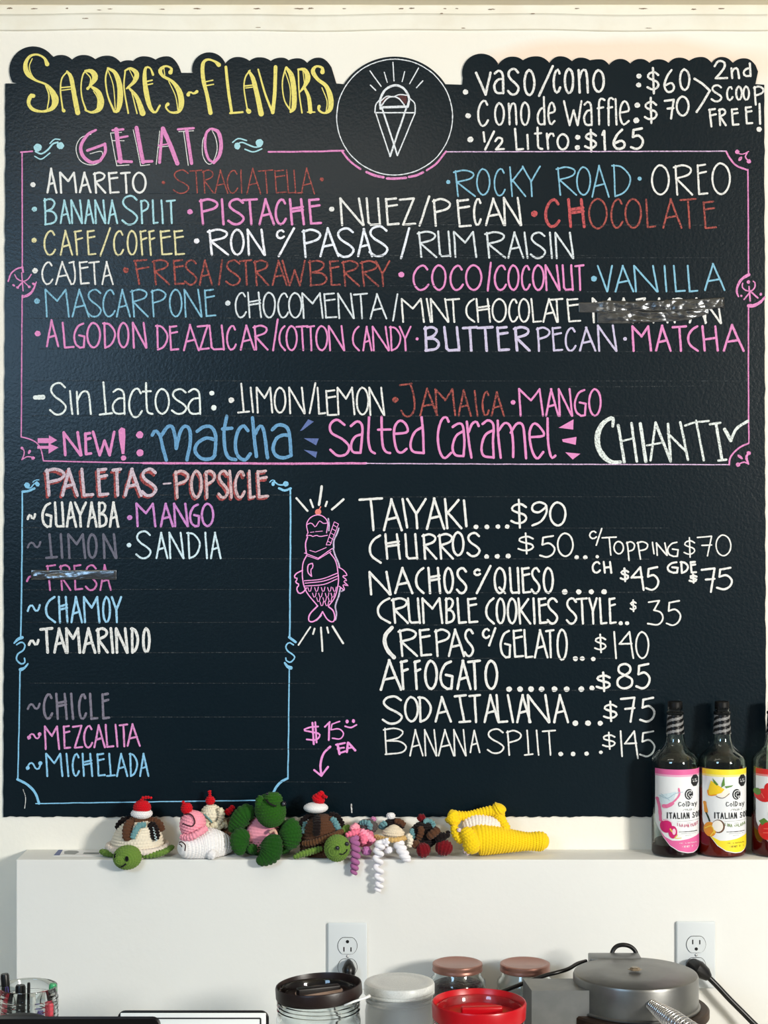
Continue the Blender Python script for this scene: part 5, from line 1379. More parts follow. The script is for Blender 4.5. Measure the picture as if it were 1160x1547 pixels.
def bottle(cx, lab, band, liq, level, art, flavour, fcol):
    s = px(BOT)
    RP = 35.4
    R = RP * s
    X0 = P(cx, 0, BOT).x
    zy = lambda y: ZC - (y - CY) * s
    z0 = LEDGE_Z + 0.0008
    t = thing('syrup_bottle', lab, 'bottle', (X0, BOT, LEDGE_Z), 'syrup bottles on the ledge')
    outer = [(0.2, z0), (31, z0), (34, z0 + 0.0015), (35.4, z0 + 0.006), (35.4, zy(1153)), (34.8, zy(1147)), (33, zy(1142.5)), (29.5, zy(1138)), (24.5, zy(1133.5)), (20, zy(1129.5)), (17, zy(1125.5)), (15, zy(1120)), (13.8, zy(1112)), (12.8, zy(1100)), (12.0, zy(1088)), (11.4, zy(1079)), (12.8, zy(1078)), (12.8, zy(1075)), (11.2, zy(1074)), (11.0, zy(1068))]
    th = 1.7
    inner = [(max(0.2, r - th), max(z, z0 + 0.004)) for r, z in outer][::-1]
    prof = [(r * s, z) for r, z in outer + inner]
    v, f = lathe(prof, (X0, BOT, 0), 72)
    obj('glass_body', v, f, glass, t, auto=50)
    # liquid
    zl = zy(level)
    lp = [(0.2, z0 + 0.0032), (31, z0 + 0.0032), (33.8, z0 + 0.005), (34.9, z0 + 0.010)] + [(34.9, zl - 0.0006), (34.6, zl), (0.2, zl)]
    v, f = lathe([(r * s, z) for r, z in lp], (X0, BOT, 0), 64)
    obj('syrup', v, f, liq, t, auto=50)
    # pourer cap
    cp = [(0.2, zy(1059.5)), (10.2, zy(1059.5)), (11, zy(1060.5)), (11, zy(1070)), (9, zy(1071.5)), (9, zy(1075)), (12.6, zy(1075.8)), (12.6, zy(1077.6)), (0.2, zy(1077.6))]
    v, f = lathe([(r * s, z) for r, z in cp], (X0, BOT, 0), 48)
    obj('cap', v, f, cap_black, t, auto=40)
    # striped neck seal
    n, m = 72, 26
    vv, ff, mi = [], [], []
    for i in range(m + 1):
        y = 1079.5 + (1108 - 1079.5) * i / m
        r = np.interp(y, [1079, 1088, 1100, 1112], [11.4, 12.0, 12.8, 13.8]) + 0.35
        for j in range(n):
            a = 2 * math.pi * j / n
            vv.append((X0 + r * s * math.cos(a), BOT + r * s * math.sin(a), zy(y)))
    for i in range(m):
        for j in range(n):
            kx = (j + 1) % n
            ph = (j / n * 3 + i / m * 3.2 + 0.12 * math.sin(j / n * 12.6)) % 1
            ff.append((i * n + j, i * n + kx, (i + 1) * n + kx, (i + 1) * n + j)); mi.append(0 if ph < 0.56 else 1)
    obj('neck_seal', vv, ff, None, t, mats=[seal_black, seal_grey], midx=mi)
    # label wrapped on the glass
    YL = BOT - R * 0.75
    def cmap(x, y, layer=0):
        u = (x - cx) / RP
        a = math.asin(max(-0.999, u)) if u < 0.9 else math.asin(0.9) + (u - 0.9) * 2.29
        r = R + 0.0004 + 0.00018 * layer
        return (X0 + r * math.sin(a), BOT - r * math.cos(a), ZC - (y - CY) * YL / F)
    bx = [-32.2, -31.8, -30, -28, -22.6, -13.3, -1, 13, 22.4, 28.6, 34, 38, 42]
    by = [1236, 1242, 1248, 1252.5, 1264, 1276.6, 1284.5, 1287.6, 1287.6, 1285, 1279, 1270, 1256]
    tx_ = [-28, -20, -10, 0, 15, 34, 42]
    ty_ = [1252, 1263.5, 1268.5, 1268.3, 1266, 1261, 1254]
    dxs = np.concatenate([np.linspace(-32.2, -28, 10), np.linspace(-27, 42, 60)])
    def strip(y_top, y_bot, layer, material, name, parent):
        vv, ff = [], []
        m = 6
        for d in dxs:
            for i in range(m + 1):
                a, b = y_top(d), y_bot(d)
                vv.append(cmap(cx + d, a + (b - a) * i / m, layer))
        for q in range(len(dxs) - 1):
            for i in range(m):
                a = q * (m + 1) + i
                ff.append((a, a + 1, a + m + 2, a + m + 1))
        return obj(name, vv, ff, material, parent)
    bot = lambda d: float(np.interp(d, bx, by))
    L = strip(lambda d: 1161.5, bot, 0, paper, 'label', t)
    bm_ = mat('label_band_%d' % int(cx), band, 0.4)
    tint = mat('label_tint_%d' % int(cx), tuple(0.5 * c_ + 0.46 for c_ in band), 0.4)
    strip(lambda d: 1161.5, lambda d: 1169.5, 1, bm_, 'label_band', L)
    strip(lambda d: 1169.5, lambda d: 1172.5, 1, tint, 'label_band', L)
    strip(lambda d: min(float(np.interp(d, tx_, ty_)), bot(d) - 1.2), lambda d: bot(d) - 1.2, 1, bm_, 'label_band', L)
    # artwork, read in the enlarged crop of the first bottle
    o = cx - 1019.7
    C = lambda *a: [(980 + o + a[i] / 6.444, 1140 + a[i + 1] / 6.444) for i in range(0, len(a), 2)]
    for j, (col, shapes) in enumerate(art):
        mb = MB()
        for sh in shapes:
            if sh[0] == 'b':
                (x, y), = C(sh[1], sh[2])
                a = np.linspace(0, 2 * math.pi, 18, endpoint=False)
                fillpoly(mb, [(x + sh[3] / 6.444 * math.cos(q), y + sh[4] / 6.444 * math.sin(q)) for q in a], cmap, 2 + sh[5], 3)
            elif sh[0] == 'p':
                fillpoly(mb, C(*sh[2:]), cmap, 2 + sh[1], 3, 4)
            else:
                ribbon(mb, smoothpts(C(*sh[3:]), 6), sh[1] / 6.444, cmap, 2 + sh[2], 0.15, 0)
        mb.build('label_picture', mat('art_%02x%02x%02x' % tuple(int(c_ * 255) for c_ in col), col, 0.45), L, smooth=False)
    mb = MB()
    oc = [(415 + 44 * math.cos(math.radians(22.5 + 45 * i)), 250 + 61 * math.sin(math.radians(22.5 + 45 * i))) for i in range(8)]
    fillpoly(mb, C(*[q for p_ in oc for q in p_]), cmap, 3, 3, 3)
    mb.build('warning_badge', ink, L, smooth=False, label='black octagonal badge')
    mb = MB()
    xa, ya = C(388, 236)[0]; xb, yb = C(442, 246)[0]
    line_text(mb, 'EXCESO', xa, xb, ya - .4, ya + 1.5, 0.5, cmap, 4)
    line_text(mb, 'CALORIAS', xa, xb, ya + 2.4, ya + 4.4, 0.5, cmap, 4)
    mb.build('badge_lettering', paper, L, smooth=False, label='tiny white lettering')
    mb = MB()
    x, y = C(352, 380)[0]
    fillpoly(mb, [(x + 6.6 * math.cos(q), y + 8.0 * math.sin(q)) for q in np.linspace(0, 2 * math.pi, 22, endpoint=False)], cmap, 3, 3)
    mb.build('emblem', ink, L, smooth=False, label='round black emblem with white curls')
    mb = MB()
    ribbon(mb, smoothpts([(x + 4.2, y - 5), (x - 1.5, y - 5.2), (x - 4.2, y - 1), (x - 3.2, y + 4), (x - .5, y + 6)], 5), 1.1, cmap, 4, 0, 0)
    ribbon(mb, smoothpts([(x + 3.2, y - 1.5), (x + .2, y - 2.2), (x - 1, y + 1), (x + .6, y + 3.4)], 5), 0.9, cmap, 4, 0, 0)
    blob(mb, x + 3.9, y + 4.4, 2.2, 2.2, cmap, 4); blob(mb, x + 3.8, y - 3.6, .7, .7, cmap, 4)
    mb.build('emblem_curls', paper, L, smooth=False)
    mb = MB(); blob(mb, x + 3.9, y + 4.4, 1.1, 1.1, cmap, 5)
    xa, ya = C(243, 448)[0]; xb, yb = C(443, 496)[0]
    line_text(mb, 'ColDay', xa, xb, ya - .6, yb + .4, 1.05, cmap, 3)
    xa, ya = C(140, 556)[0]; xb, yb = C(530, 614)[0]
    line_text(mb, 'ITALIAN SODA', xa, xb, ya - .4, yb + .4, 1.45, cmap, 3)
    xa, ya = C(255, 738)[0]; xb, yb = C(440, 748)[0]
    ribbon(mb, [(xa, ya + .6), (xb, ya + .6)], 0.9, cmap, 3, 0.3, 0)
    mb.build('label_lettering', ink, L, smooth=False, label='black printed lettering')
    mb = MB()
    xa, ya = C(290, 518)[0]; xb, yb = C(416, 538)[0]
    line_text(mb, 'SYRUPS', xa, xb, ya, yb, 0.5, cmap, 3)
    for a in ((235, 640, 465, 634), (275, 760, 425, 760), (315, 778, 375, 778), (330, 658, 370, 658)):
        (x1, y1), (x2, y2) = C(*a)
        ribbon(mb, [(x1, y1), (x2, y2)], 0.4, cmap, 3, 0.3, 0)
    mb.build('label_lettering', ink_grey, L, smooth=False, label='small grey printed lettering')
    if flavour:
        mb = MB()
        xa, ya = C(235, 668)[0]; xb, yb = C(455, 700)[0]
        line_text(mb, flavour, xa, xb, ya, yb, 0.75, cmap, 3, 3.0)
        mb.build('label_lettering', mat('flavour_%d' % int(cx), fcol, 0.5), L, smooth=False, label='curved flavour lettering')
    mb = MB()
    xa, ya = C(255, 845)[0]; xb, yb = C(440, 860)[0]
    line_text(mb, 'SABOR NATURAL', xa, xb, ya, yb - .6, 0.4, cmap, 3)
    xa, ya = C(280, 876)[0]; xb, yb = C(430, 894)[0]
    line_text(mb, 'CONT NETO 750 ml', xa, xb, ya, yb, 0.45, cmap, 3)
    mb.build('label_lettering', paper if band[1] < .6 else mat('label_olive', (0.45, 0.40, 0.15), 0.5), L, smooth=False, label='tiny lettering on the coloured band')
    return t

MAG = (0.80, 0.12, 0.42)
art1 = [((0.80, 0.87, 0.90), [('p', 0, 70, 395, 230, 350, 195, 460, 130, 500, 85, 470)]),
        ((0.60, 0.72, 0.78), [('s', 5, 1, 85, 400, 150, 420, 220, 370, 290, 355), ('s', 4, 1, 95, 380, 170, 440)]),
        ((0.88, 0.45, 0.62), [('s', 16, 1, 252, 322, 258, 380, 215, 440, 175, 470), ('s', 34, 1, 195, 465, 150, 495, 120, 498), ('s', 26, 1, 66, 430, 84, 520, 92, 640)]),
        (MAG, [('b', 138, 690, 52, 66, 1), ('b', 198, 745, 40, 62, 2)]),
        ((0.95, 0.80, 0.86), [('b', 208, 740, 16, 30, 3), ('s', 8, 3, 110, 640, 150, 630, 195, 655)]),
        ((0.88, 0.80, 0.35), [('s', 12, 3, 175, 715, 190, 740), ('s', 9, 3, 215, 800, 240, 770), ('s', 7, 3, 225, 805, 275, 800)])]
art2 = [((0.93, 0.91, 0.86), [('b', 220, 365, 68, 42, 0)]),
        ((0.95, 0.80, 0.15), [('p', 1, 115, 250, 235, 330, 205, 365, 105, 400, 92, 350)]),
        ((0.90, 0.58, 0.15), [('s', 12, 2, 92, 350, 100, 395, 160, 385), ('b', 110, 725, 52, 72, 1), ('s', 26, 0, 66, 470, 78, 560)]),
        ((0.35, 0.52, 0.22), [('p', 2, 130, 225, 180, 285, 165, 295, 140, 270), ('p', 2, 232, 205, 238, 290, 205, 312, 210, 270), ('p', 2, 235, 300, 320, 288, 300, 305, 250, 318)]),
        ((0.10, 0.18, 0.10), [('s', 14, 2, 78, 570, 95, 610, 105, 645)]),
        ((0.42, 0.30, 0.22), [('b', 180, 690, 58, 66, 0), ('s', 6, 1, 160, 400, 220, 415, 280, 370)]),
        ((0.94, 0.92, 0.88), [('b', 174, 688, 48, 56, 1)]),
        ((0.95, 0.83, 0.30), [('s', 8, 3, 70, 720, 120, 690, 150, 760), ('s', 8, 3, 110, 790, 150, 730)])]
art3 = [((0.82, 0.12, 0.12), [('b', 110, 395, 72, 66, 0), ('b', 150, 330, 40, 60, 0), ('b', 130, 735, 66, 92, 0)]),
        ((0.93, 0.45, 0.38), [('s', 6, 1, 90, 380, 110, 420), ('s', 6, 1, 110, 720, 150, 715), ('s', 6, 1, 105, 760, 150, 755)]),
        ((0.35, 0.52, 0.20), [('b', 60, 365, 26, 34, 1), ('p', 1, 70, 650, 110, 615, 150, 650, 120, 660, 95, 690)])]
bottle(1019.7, 'glass syrup bottle with a pink label, leftmost on the ledge, nearly empty', (0.87, 0.40, 0.62),
       mat('syrup_plum', (0.13, 0.02, 0.05), 0.3, trans=0.0, spec=0.05), 1273, art1, 'DRAGON FRUIT', (0.75, 0.35, 0.48))
bottle(1090.6, 'glass syrup bottle with a yellow label, second from the left on the ledge', (0.95, 0.86, 0.20),
       mat('syrup_amber', (0.55, 0.11, 0.045), 0.3, trans=0.1, spec=0.05), 1188, art2, 'PINA COLADA', (0.45, 0.55, 0.32))
bottle(1171.0, 'glass syrup bottle with a red label cut off by the right edge of the photo', (0.84, 0.18, 0.18),
       mat('syrup_red', (0.40, 0.03, 0.04), 0.3, trans=0.05, spec=0.05), 1230, art3, '', (0, 0, 0))

# ------------------------------------------------------------------ outlets and plugs on the low wall
plate_mat = mat('outlet_plastic', (0.83, 0.85, 0.86), 0.3)
dark_mat = mat('slot_dark', (0.03, 0.03, 0.03), 0.5)
black_plastic = mat('black_plastic', (0.025, 0.025, 0.03), 0.35)
def lowmap(off):
    def m(x, y, layer=0):
        v = P(x, y, LOW)
        return (v.x, LOW - off - 0.0003 * layer, v.z)
    return m
def outlet(x0, x1, y0, y1, up, lab):
    a, b = P(x0, y1, LOW), P(x1, y0, LOW)
    v, f = box(a.x, b.x, LOW - 0.0065, LOW, a.z, b.z, 0.003)
    o = obj('wall_outlet', v, f, plate_mat, auto=40)
    tag(o, lab, 'outlet', 'duplex outlets on the low wall')
    cx, cy = (x0 + x1) / 2, (y0 + y1) / 2
    for sgn in (-1, 1):
        yc = cy + sgn * 16.2
        pts = []
        for q in np.linspace(0, 2 * math.pi, 40, endpoint=False):
            pts.append((cx + 14.3 * math.cos(q), yc + max(-12.2, min(12.2, 14.3 * math.sin(q)))))
        v, f = slab(pts, lowmap(0.0085), 0.003)
        face = obj('socket', v, f, plate_mat, o, smooth=False)
        mb = MB()
        for q in np.linspace(0, 2 * math.pi, 41):
            pass
        ring = [(cx + 14.7 * math.cos(q), yc + max(-12.6, min(12.6, 14.7 * math.sin(q)))) for q in np.linspace(0, 2 * math.pi, 41)]
        ribbon(mb, ring, 0.7, lowmap(0.0067), 0, 0, 0)
        d = -1 if up else 1
        fillpoly(mb, [(cx - 6.2, yc - 3 - 4.5 * d), (cx - 4.4, yc - 3 - 4.5 * d), (cx - 4.4, yc + 4 - 4.5 * d), (cx - 6.2, yc + 4 - 4.5 * d)], lowmap(0.0088))
        fillpoly(mb, [(cx + 4.4, yc - 2.5 - 4.5 * d), (cx + 6.2, yc - 2.5 - 4.5 * d), (cx + 6.2, yc + 4 - 4.5 * d), (cx + 4.4, yc + 4 - 4.5 * d)], lowmap(0.0088))
        fillpoly(mb, [(cx + 2.5 * math.cos(q), yc + 6.5 * d + 2.5 * math.sin(q)) for q in np.linspace(0, 2 * math.pi, 14, endpoint=False)], lowmap(0.0088))
        mb.build('slot', dark_mat, face, smooth=False, label='dark slots')
    v, f = lathe([(0.0001, 0.0016), (0.0022, 0.001), (0.003, 0)], (0, 0, 0), 20)
    v = np.stack([v[:, 0], -v[:, 2], v[:, 1]], axis=1) + np.array([P(cx, cy, LOW).x, LOW - 0.0063, P(cx, cy, LOW).z])
    obj('screw', v, f, mat('screw_steel', (0.75, 0.75, 0.75), 0.3, 0.8), o)
    return o
outlet(495, 555, 1393, 1494, True, 'white wall outlet with a plug, behind the jar with the dark lid')
outlet(1020.7, 1080, 1391, 1492, False, 'white wall outlet with a plug, above the steel cone maker')
# plug and cord on the left
t = thing('power_plug', 'black plug in the outlet behind the jar with the dark lid', 'plug', P(526, 1470, LOW - 0.01))
v, f = sweep([P(527, 1452, LOW - 0.009), P(527, 1456, LOW - 0.018), P(527, 1464, LOW - 0.026), P(527, 1472, LOW - 0.028), P(527, 1478, LOW - 0.026)], [0.004, 0.008, 0.0125, 0.0115, 0.007], 18)
obj('plug_body', v, f, black_plastic, t, auto=50)
q = smoothpts([P(527, 1476, LOW - 0.026), P(527, 1500, LOW - 0.024), P(523, 1540, LOW - 0.02), P(530, 1575, LOW - 0.03)], 10)
v, f = sweep(q, 0.0036, 12)
obj('cord', v, f, black_plastic, t)
# plug and cord on the right
t = thing('power_plug', 'black plug above the cone maker, its thick cord running off to the right', 'plug', P(1055, 1465, LOW - 0.01))
k = cc(840, 1380, 3.625)
v, f = sweep([P(*k(745, 285), LOW - 0.009), P(*k(750, 290), LOW - 0.022), P(*k(780, 305), LOW - 0.03), P(*k(815, 330), LOW - 0.03), P(*k(835, 352), LOW - 0.03)], [0.012, 0.0145, 0.0155, 0.012, 0.0075], 20)
obj('plug_body', v, f, black_plastic, t, auto=50)
v, f = box(P(1041, 0, LOW).x, P(1061, 0, LOW).x, LOW - 0.026, LOW - 0.008, P(0, 1463, LOW).z, P(0, 1451.5, LOW).z, 0.003)
obj('plug_face', v, f, black_plastic, t, auto=40)
q = smoothpts([P(*k(830, 345), LOW - 0.03), P(*k(880, 395), LOW - 0.032), P(*k(950, 470), LOW - 0.034), P(*k(1020, 540), LOW - 0.036), P(*k(1090, 610), LOW - 0.04), P(*k(1180, 690), LOW - 0.05)], 8)
v, f = sweep(q, 0.0052, 14)
obj('cord', v, f, black_plastic, t)

# ------------------------------------------------------------------ jars on the worktop
clear = mat('clear_jar', (0.95, 0.97, 0.97), 0.03, trans=1.0, ior=1.40)
def jar_glass(R, zt, zb, th=0.003, threads=3, pitch=0.006, lip=0.0):
    """wall profile with screw-thread rings near the mouth"""
    o = [(R * 0.2, zb), (R * 0.9, zb), (R * 0.98, zb + 0.004), (R, zb + 0.012)]
    zz = zt - threads * pitch - 0.016
    o += [(R, zz - 0.012), (R * 0.975, zz - 0.004)]
    for i in range(threads):
        z = zz + i * pitch
        o += [(R * 0.95, z), (R * 0.95, z + pitch * .3), (R * 0.985, z + pitch * .45), (R * 0.985, z + pitch * .7), (R * 0.95, z + pitch * .85)]
    o += [(R * 0.95, zt - 0.001), (R * 0.94, zt)]
    i_ = [(R * 0.94 - th * 0.6, zt), (R * 0.93 - th, zt - 0.002), (R * 0.93 - th, zz - 0.008), (R - th, zz - 0.018), (R - th, zb + 0.012), (R * 0.95 - th, zb + th), (R * 0.2, zb + th)]
    return o + i_
def pxr(r, Y):
    return r * px(Y)
CT = COUNTER_Z + 0.0005

# dark brown lid jar
Y = 2.62
c0 = P(481, 1488, Y)
t = thing('storage_jar', 'large clear jar with a dark brown recessed lid, in front of the left outlet', 'jar', (c0.x, Y, COUNTER_Z), 'jars on the worktop')
R = pxr(65.5, Y); zt = c0.z
v, f = lathe(jar_glass(R * 0.975, zt - 0.006, CT), (c0.x, Y, 0), 72)
obj('glass_body', v, f, clear, t, auto=50)
tl = Matrix.Rotation(math.radians(-3.5), 4, 'Y')
lidp = [(0.001, -0.017), (R * .34, -0.017), (R * .40, -0.013), (R * .58, -0.013), (R * .60, -0.018), (R * .92, -0.018), (R * .945, -0.003), (R * .96, 0), (R * .985, -0.0005), (R, -0.003), (R, -0.017), (R * .955, -0.018), (R * .95, -0.021), (0.001, -0.021)]
v, f = lathe(lidp, (c0.x, Y, zt + 0.002), 80, tl)
lid = obj('lid', v, f, mat('lid_brown', (0.11, 0.055, 0.045), 0.38, bump=(200, 0.1, 0.001)), t, auto=35)
v, f = box(-R * .52, R * .52, -R * .10, R * .10, -0.016, -0.003, 0.002)
v = np.array(v) @ np.array(Matrix.Rotation(math.radians(22), 3, 'Z')).T
obj('lid_grip', v + np.array([c0.x, Y, zt + 0.001]), f, mat('lid_dark', (0.06, 0.035, 0.03), 0.4), lid, auto=40)
v, f = lathe([(0.001, -0.0125), (R * .55, -0.0125)], (c0.x, Y, zt + 0.0022), 48, tl)
obj('lid_disc', v, f, mat('lid_worn', (0.72, 0.60, 0.53), 0.5, var=(60, 0.6, (0.50, 0.39, 0.34))), lid, label='worn paler disc in the lid')
q = [P(520, 1519, 2.552), P(535, 1513, 2.555), P(552, 1507.5, 2.565)]
v, f = sweep(q + [P(558.5, 1504.5, 2.57)], [0.0014, 0.0016, 0.0019, 0.0026], 10)
tag(obj('plastic_stick', v, f, mat('stick_white', (0.92, 0.92, 0.92), 0.4)), 'thin white stick caught under the rim of the dark brown lid', 'stick')
# frosted jar with spoons
Y = 2.73
c0 = P(603, 1484, Y); R = pxr(53.5, Y); zt = c0.z
t = thing('storage_jar', 'frosted white plastic jar of white spoons between the dark brown and red lids', 'jar', (c0.x, Y, COUNTER_Z), 'jars on the worktop')
frost = mat('frosted_plastic', (0.94, 0.95, 0.95), 0.28, trans=0.62, ior=1.3)
v, f = lathe(jar_glass(R * 0.965, zt - 0.004, CT, 0.0025, 2), (c0.x, Y, 0), 64)
obj('jar_body', v, f, frost, t, auto=50)
lp = [(0.001, -0.0005), (R * .55, -0.0005), (R * .70, -0.0012), (R * .74, -0.0005), (R * .90, 0), (R * .97, -0.001), (R, -0.004), (R, -0.0125), (R * .98, -0.014), (R, -0.0155), (R, -0.018), (R * .975, -0.0185), (R * .96, -0.006), (0.001, -0.005)]
v, f = lathe(lp, (c0.x, Y, zt + 0.002), 72)
obj('lid', v, f, mat('lid_frosted', (0.86, 0.87, 0.86), 0.35, trans=0.15, var=(420, 0.3, (0.6, 0.6, 0.6))), t, auto=35)
spoon_mat = mat('spoon_white', (0.93, 0.93, 0.95), 0.3)
proto = None
for i in range(7):
    a = i * 2 * math.pi / 6
    if proto is None:
        mb = MB()
        qs = smoothpts([(0, 0, 0.004), (0, 0.0005, 0.06), (0, 0, 0.125)], 8)
        v, f = sweep(qs, 0.0022, 8); v[:, 0] *= 1.7; mb.add(v, f)
        vv, ff = lathe([(0.0008 + 0.0085 * math.sin(u), 0.14 - 0.018 * math.cos(u)) for u in np.linspace(0.05, math.pi - .05, 10)], (0, 0, 0), 16)
        vv[:, 1] *= 0.3; mb.add(vv, ff)
        o = mb.build('plastic_spoon', spoon_mat)
        proto = o
    else:
        o = proto.copy(); COL.objects.link(o)
    rad = 0.034 if i < 6 else 0.0
    o.location = (c0.x + rad * math.cos(a) * .8, Y + rad * math.sin(a) * .8, CT + 0.006)
    o.rotation_euler = (0.04 * math.sin(a * 1.7), 0.05 * math.cos(a * 2.3), a * 1.3)
    o['label'] = 'white plastic spoon standing inside the frosted jar'; o['category'] = 'spoon'; o['group'] = 'spoons in the frosted jar'
# copper lids
cop = mat('copper_lid', (0.62, 0.45, 0.40), 0.34, 0.75, bump=(300, 0.08, 0.0008), var=(9, 0.4, (0.52, 0.37, 0.32)))
def copper_jar(x, y, hw, lab, content, level):
    Y = 3.03
    c0 = P(x, y, Y); R = pxr(hw, Y); zt = c0.z
    t = thing('storage_jar', lab, 'jar', (c0.x, Y, COUNTER_Z), 'jars on the worktop')
    RB = R * 1.12
    o = [(RB * .2, CT), (RB * .92, CT), (RB, CT + .008), (RB, zt - .035), (RB * .97, zt - .029), (R * .93, zt - .021), (R * .93, zt - .003), (R * .92, zt - .002)]
    i_ = [(r - .003, max(CT + .003, z)) for r, z in o][::-1]
    v, f = lathe(o + i_, (c0.x, Y, 0), 64)
    obj('glass_body', v, f, clear, t, auto=50)
    lp = [(0.001, -.0012), (R * .80, -.0012), (R * .84, -.0004), (R * .93, 0), (R * .985, -.0012), (R, -.004), (R * .985, -.0065), (R * .985, -.009), (R, -.0105), (R, -.0135), (R * .97, -.0145), (R * .95, -.004), (0.001, -.003)]
    v, f = lathe(lp, (c0.x, Y, zt + .001), 72)
    obj('lid', v, f, cop, t, auto=35)
    v, f = lathe([(0.001, CT + .0045), (RB - .005, CT + .0045), (RB - .0045, CT + .012), (RB - .0045, level - .004), (RB - .008, level), (0.001, level + .002)], (c0.x, Y, 0), 48)
    obj('contents', v, f, content, t, auto=50)
    return t
copper_jar(691, 1454.5, 38, 'glass jar with a copper-coloured lid and dark red contents, behind the red lid', mat('dark_berries', (0.22, 0.03, 0.04), 0.5, bump=(160, 1.0, 0.004), var=(120, 0.8, (0.06, 0.02, 0.02))), 0.972)
copper_jar(793, 1455, 38, 'glass jar with a copper-coloured lid and pale contents, beside the steel box', mat('pale_powder', (0.70, 0.70, 0.68), 0.8, bump=(120, .6, .003)), 0.955)
# red lid
Y = 2.60
c0 = P(723.5, 1512, Y); R = pxr(71.5, Y); zt = c0.z
t = thing('storage_jar', 'large clear jar with a bright red recessed lid, left of the steel cone maker', 'jar', (c0.x, Y, COUNTER_Z), 'jars on the worktop')
v, f = lathe(jar_glass(R * 0.97, zt - 0.008, CT), (c0.x, Y, 0), 72)
obj('glass_body', v, f, clear, t, auto=50)
red = mat('red_plastic', (0.72, 0.02, 0.08), 0.3)
lp = [(0.001, -.019), (R * .34, -.019), (R * .40, -.015), (R * .62, -.015), (R * .66, -.021), (R * .86, -.021), (R * .90, -.012), (R * .95, -.002), (R * .965, 0), (R * .985, -.0005), (R, -.003), (R * .985, -.024), (R * .955, -.025), (R * .95, -.026), (0.001, -.026)]
v, f = lathe(lp, (c0.x, Y, zt), 80)
lid = obj('lid', v, f, red, t, auto=35)
mb = MB()
v, f = box(-R * .44, R * .44, -R * .09, R * .09, -.019, -.007, .003)
v = np.array(v) @ np.array(Matrix.Rotation(math.radians(6), 3, 'Z')).T
obj('lid_grip', v + np.array([c0.x + .004, Y - .004, zt]), f, red, lid, auto=40)

# ------------------------------------------------------------------ cone maker
steel = mat('brushed_steel', (0.50, 0.50, 0.49), 0.36, 0.85, bump=(40, 0.05, 0.002), var=(22, 0.5, (0.36, 0.36, 0.35)))
steel2 = mat('steel_box', (0.52, 0.53, 0.53), 0.42, 0.8, var=(35, 0.35, (0.62, 0.62, 0.62)))
iron = mat('baked_iron', (0.16, 0.11, 0.08), 0.55, 0.4, var=(30, 0.7, (0.30, 0.20, 0.11)))
bright = mat('coil_steel', (0.82, 0.82, 0.83), 0.18, 1.0)
Y = 2.85
c0 = P(960, 1469, Y); R = pxr(94, Y); zt = c0.z
t = thing('cone_maker', 'round steel waffle cone maker with a coil handle, in front of the right outlet', 'cone maker', (c0.x, Y, COUNTER_Z))
lp = [(0.001, .0015), (R * .5, .001), (R * .95, 0), (R * .985, -.0015), (R, -.005), (R, -.050), (R * 1.03, -.0515), (R * 1.03, -.054), (0.001, -.054)]
v, f = lathe(lp, (c0.x, Y, zt), 96)
lid = obj('lid', v, f, steel, t, auto=35)
v, f = lathe([(0.001, .0035), (.006, .0035), (.0085, .002), (.009, 0.0006), (.0115, .0005), (.012, 0)], P(959, 1463.5, Y) - Vector((0, 0, .001)), 6)
obj('lid_bolt', v, f, mat('bolt_brass', (0.60, 0.54, 0.46), 0.3, 0.9), lid, smooth=False)
bp = [(0.001, -.055), (R * 1.14, -.055), (R * 1.17, -.058), (R * 1.17, -.068), (R * 1.12, -.072), (0.001, -.072)]
v, f = lathe(bp, (c0.x, Y, zt), 96)
obj('baking_plate', v, f, iron, t, auto=35)
v, f = lathe([(R * .2, CT), (R * 1.0, CT), (R * 1.02, CT + .004), (R * 1.02, zt - .074), (R * .2, zt - .074)], (c0.x, Y, 0), 80)
obj('base', v, f, steel, t, auto=35)
hp = [P(981, 1516, 2.756), P(1000, 1530, 2.72), P(1022, 1546, 2.67), P(1060, 1572, 2.60)]
v, f = sweep(smoothpts(hp, 8), .0042, 12)
hd = obj('handle', v, f, bright, t)
hs = smoothpts(hp, 40)
n = len(hs) * 5
ii = np.linspace(0, len(hs) - 1, n)
c3 = np.stack([np.interp(ii, range(len(hs)), hs[:, a]) for a in range(3)], 1)
tt = hs[-1] - hs[0]; tt /= np.linalg.norm(tt)
n1 = np.cross(tt, [0, 0, 1.0]); n1 /= np.linalg.norm(n1); n2 = np.cross(tt, n1)
u = np.linspace(0, 2 * math.pi * 21, n)
rr = np.interp(np.linspace(0, 1, n), [0, .25, .6, 1], [.0075, .011, .0155, .0165])
v, f = sweep(c3 + (rr * np.cos(u))[:, None] * n1 + (rr * np.sin(u))[:, None] * n2, .0016, 8)
obj('coil_grip', v, f, bright, hd, label='bright coiled wire grip')
v, f = lathe([(.001, -.001), (.010, -.001), (.012, .003), (.011, .008), (.001, .009)], (0, 0, 0), 20)
v = v @ np.array(Vector(tt).to_track_quat('Z', 'Y').to_matrix()).T + np.array(P(980, 1515.5, 2.758))
obj('handle_socket', v, f, steel, hd, auto=40)
a = P(889, 1444, 2.965)
v, f = box(a.x, P(966, 0, 2.965).x, 2.935, 2.975, .99, P(0, 1443.5, 2.955).z, .002)
obj('hinge', v, f, steel2, t, auto=40)
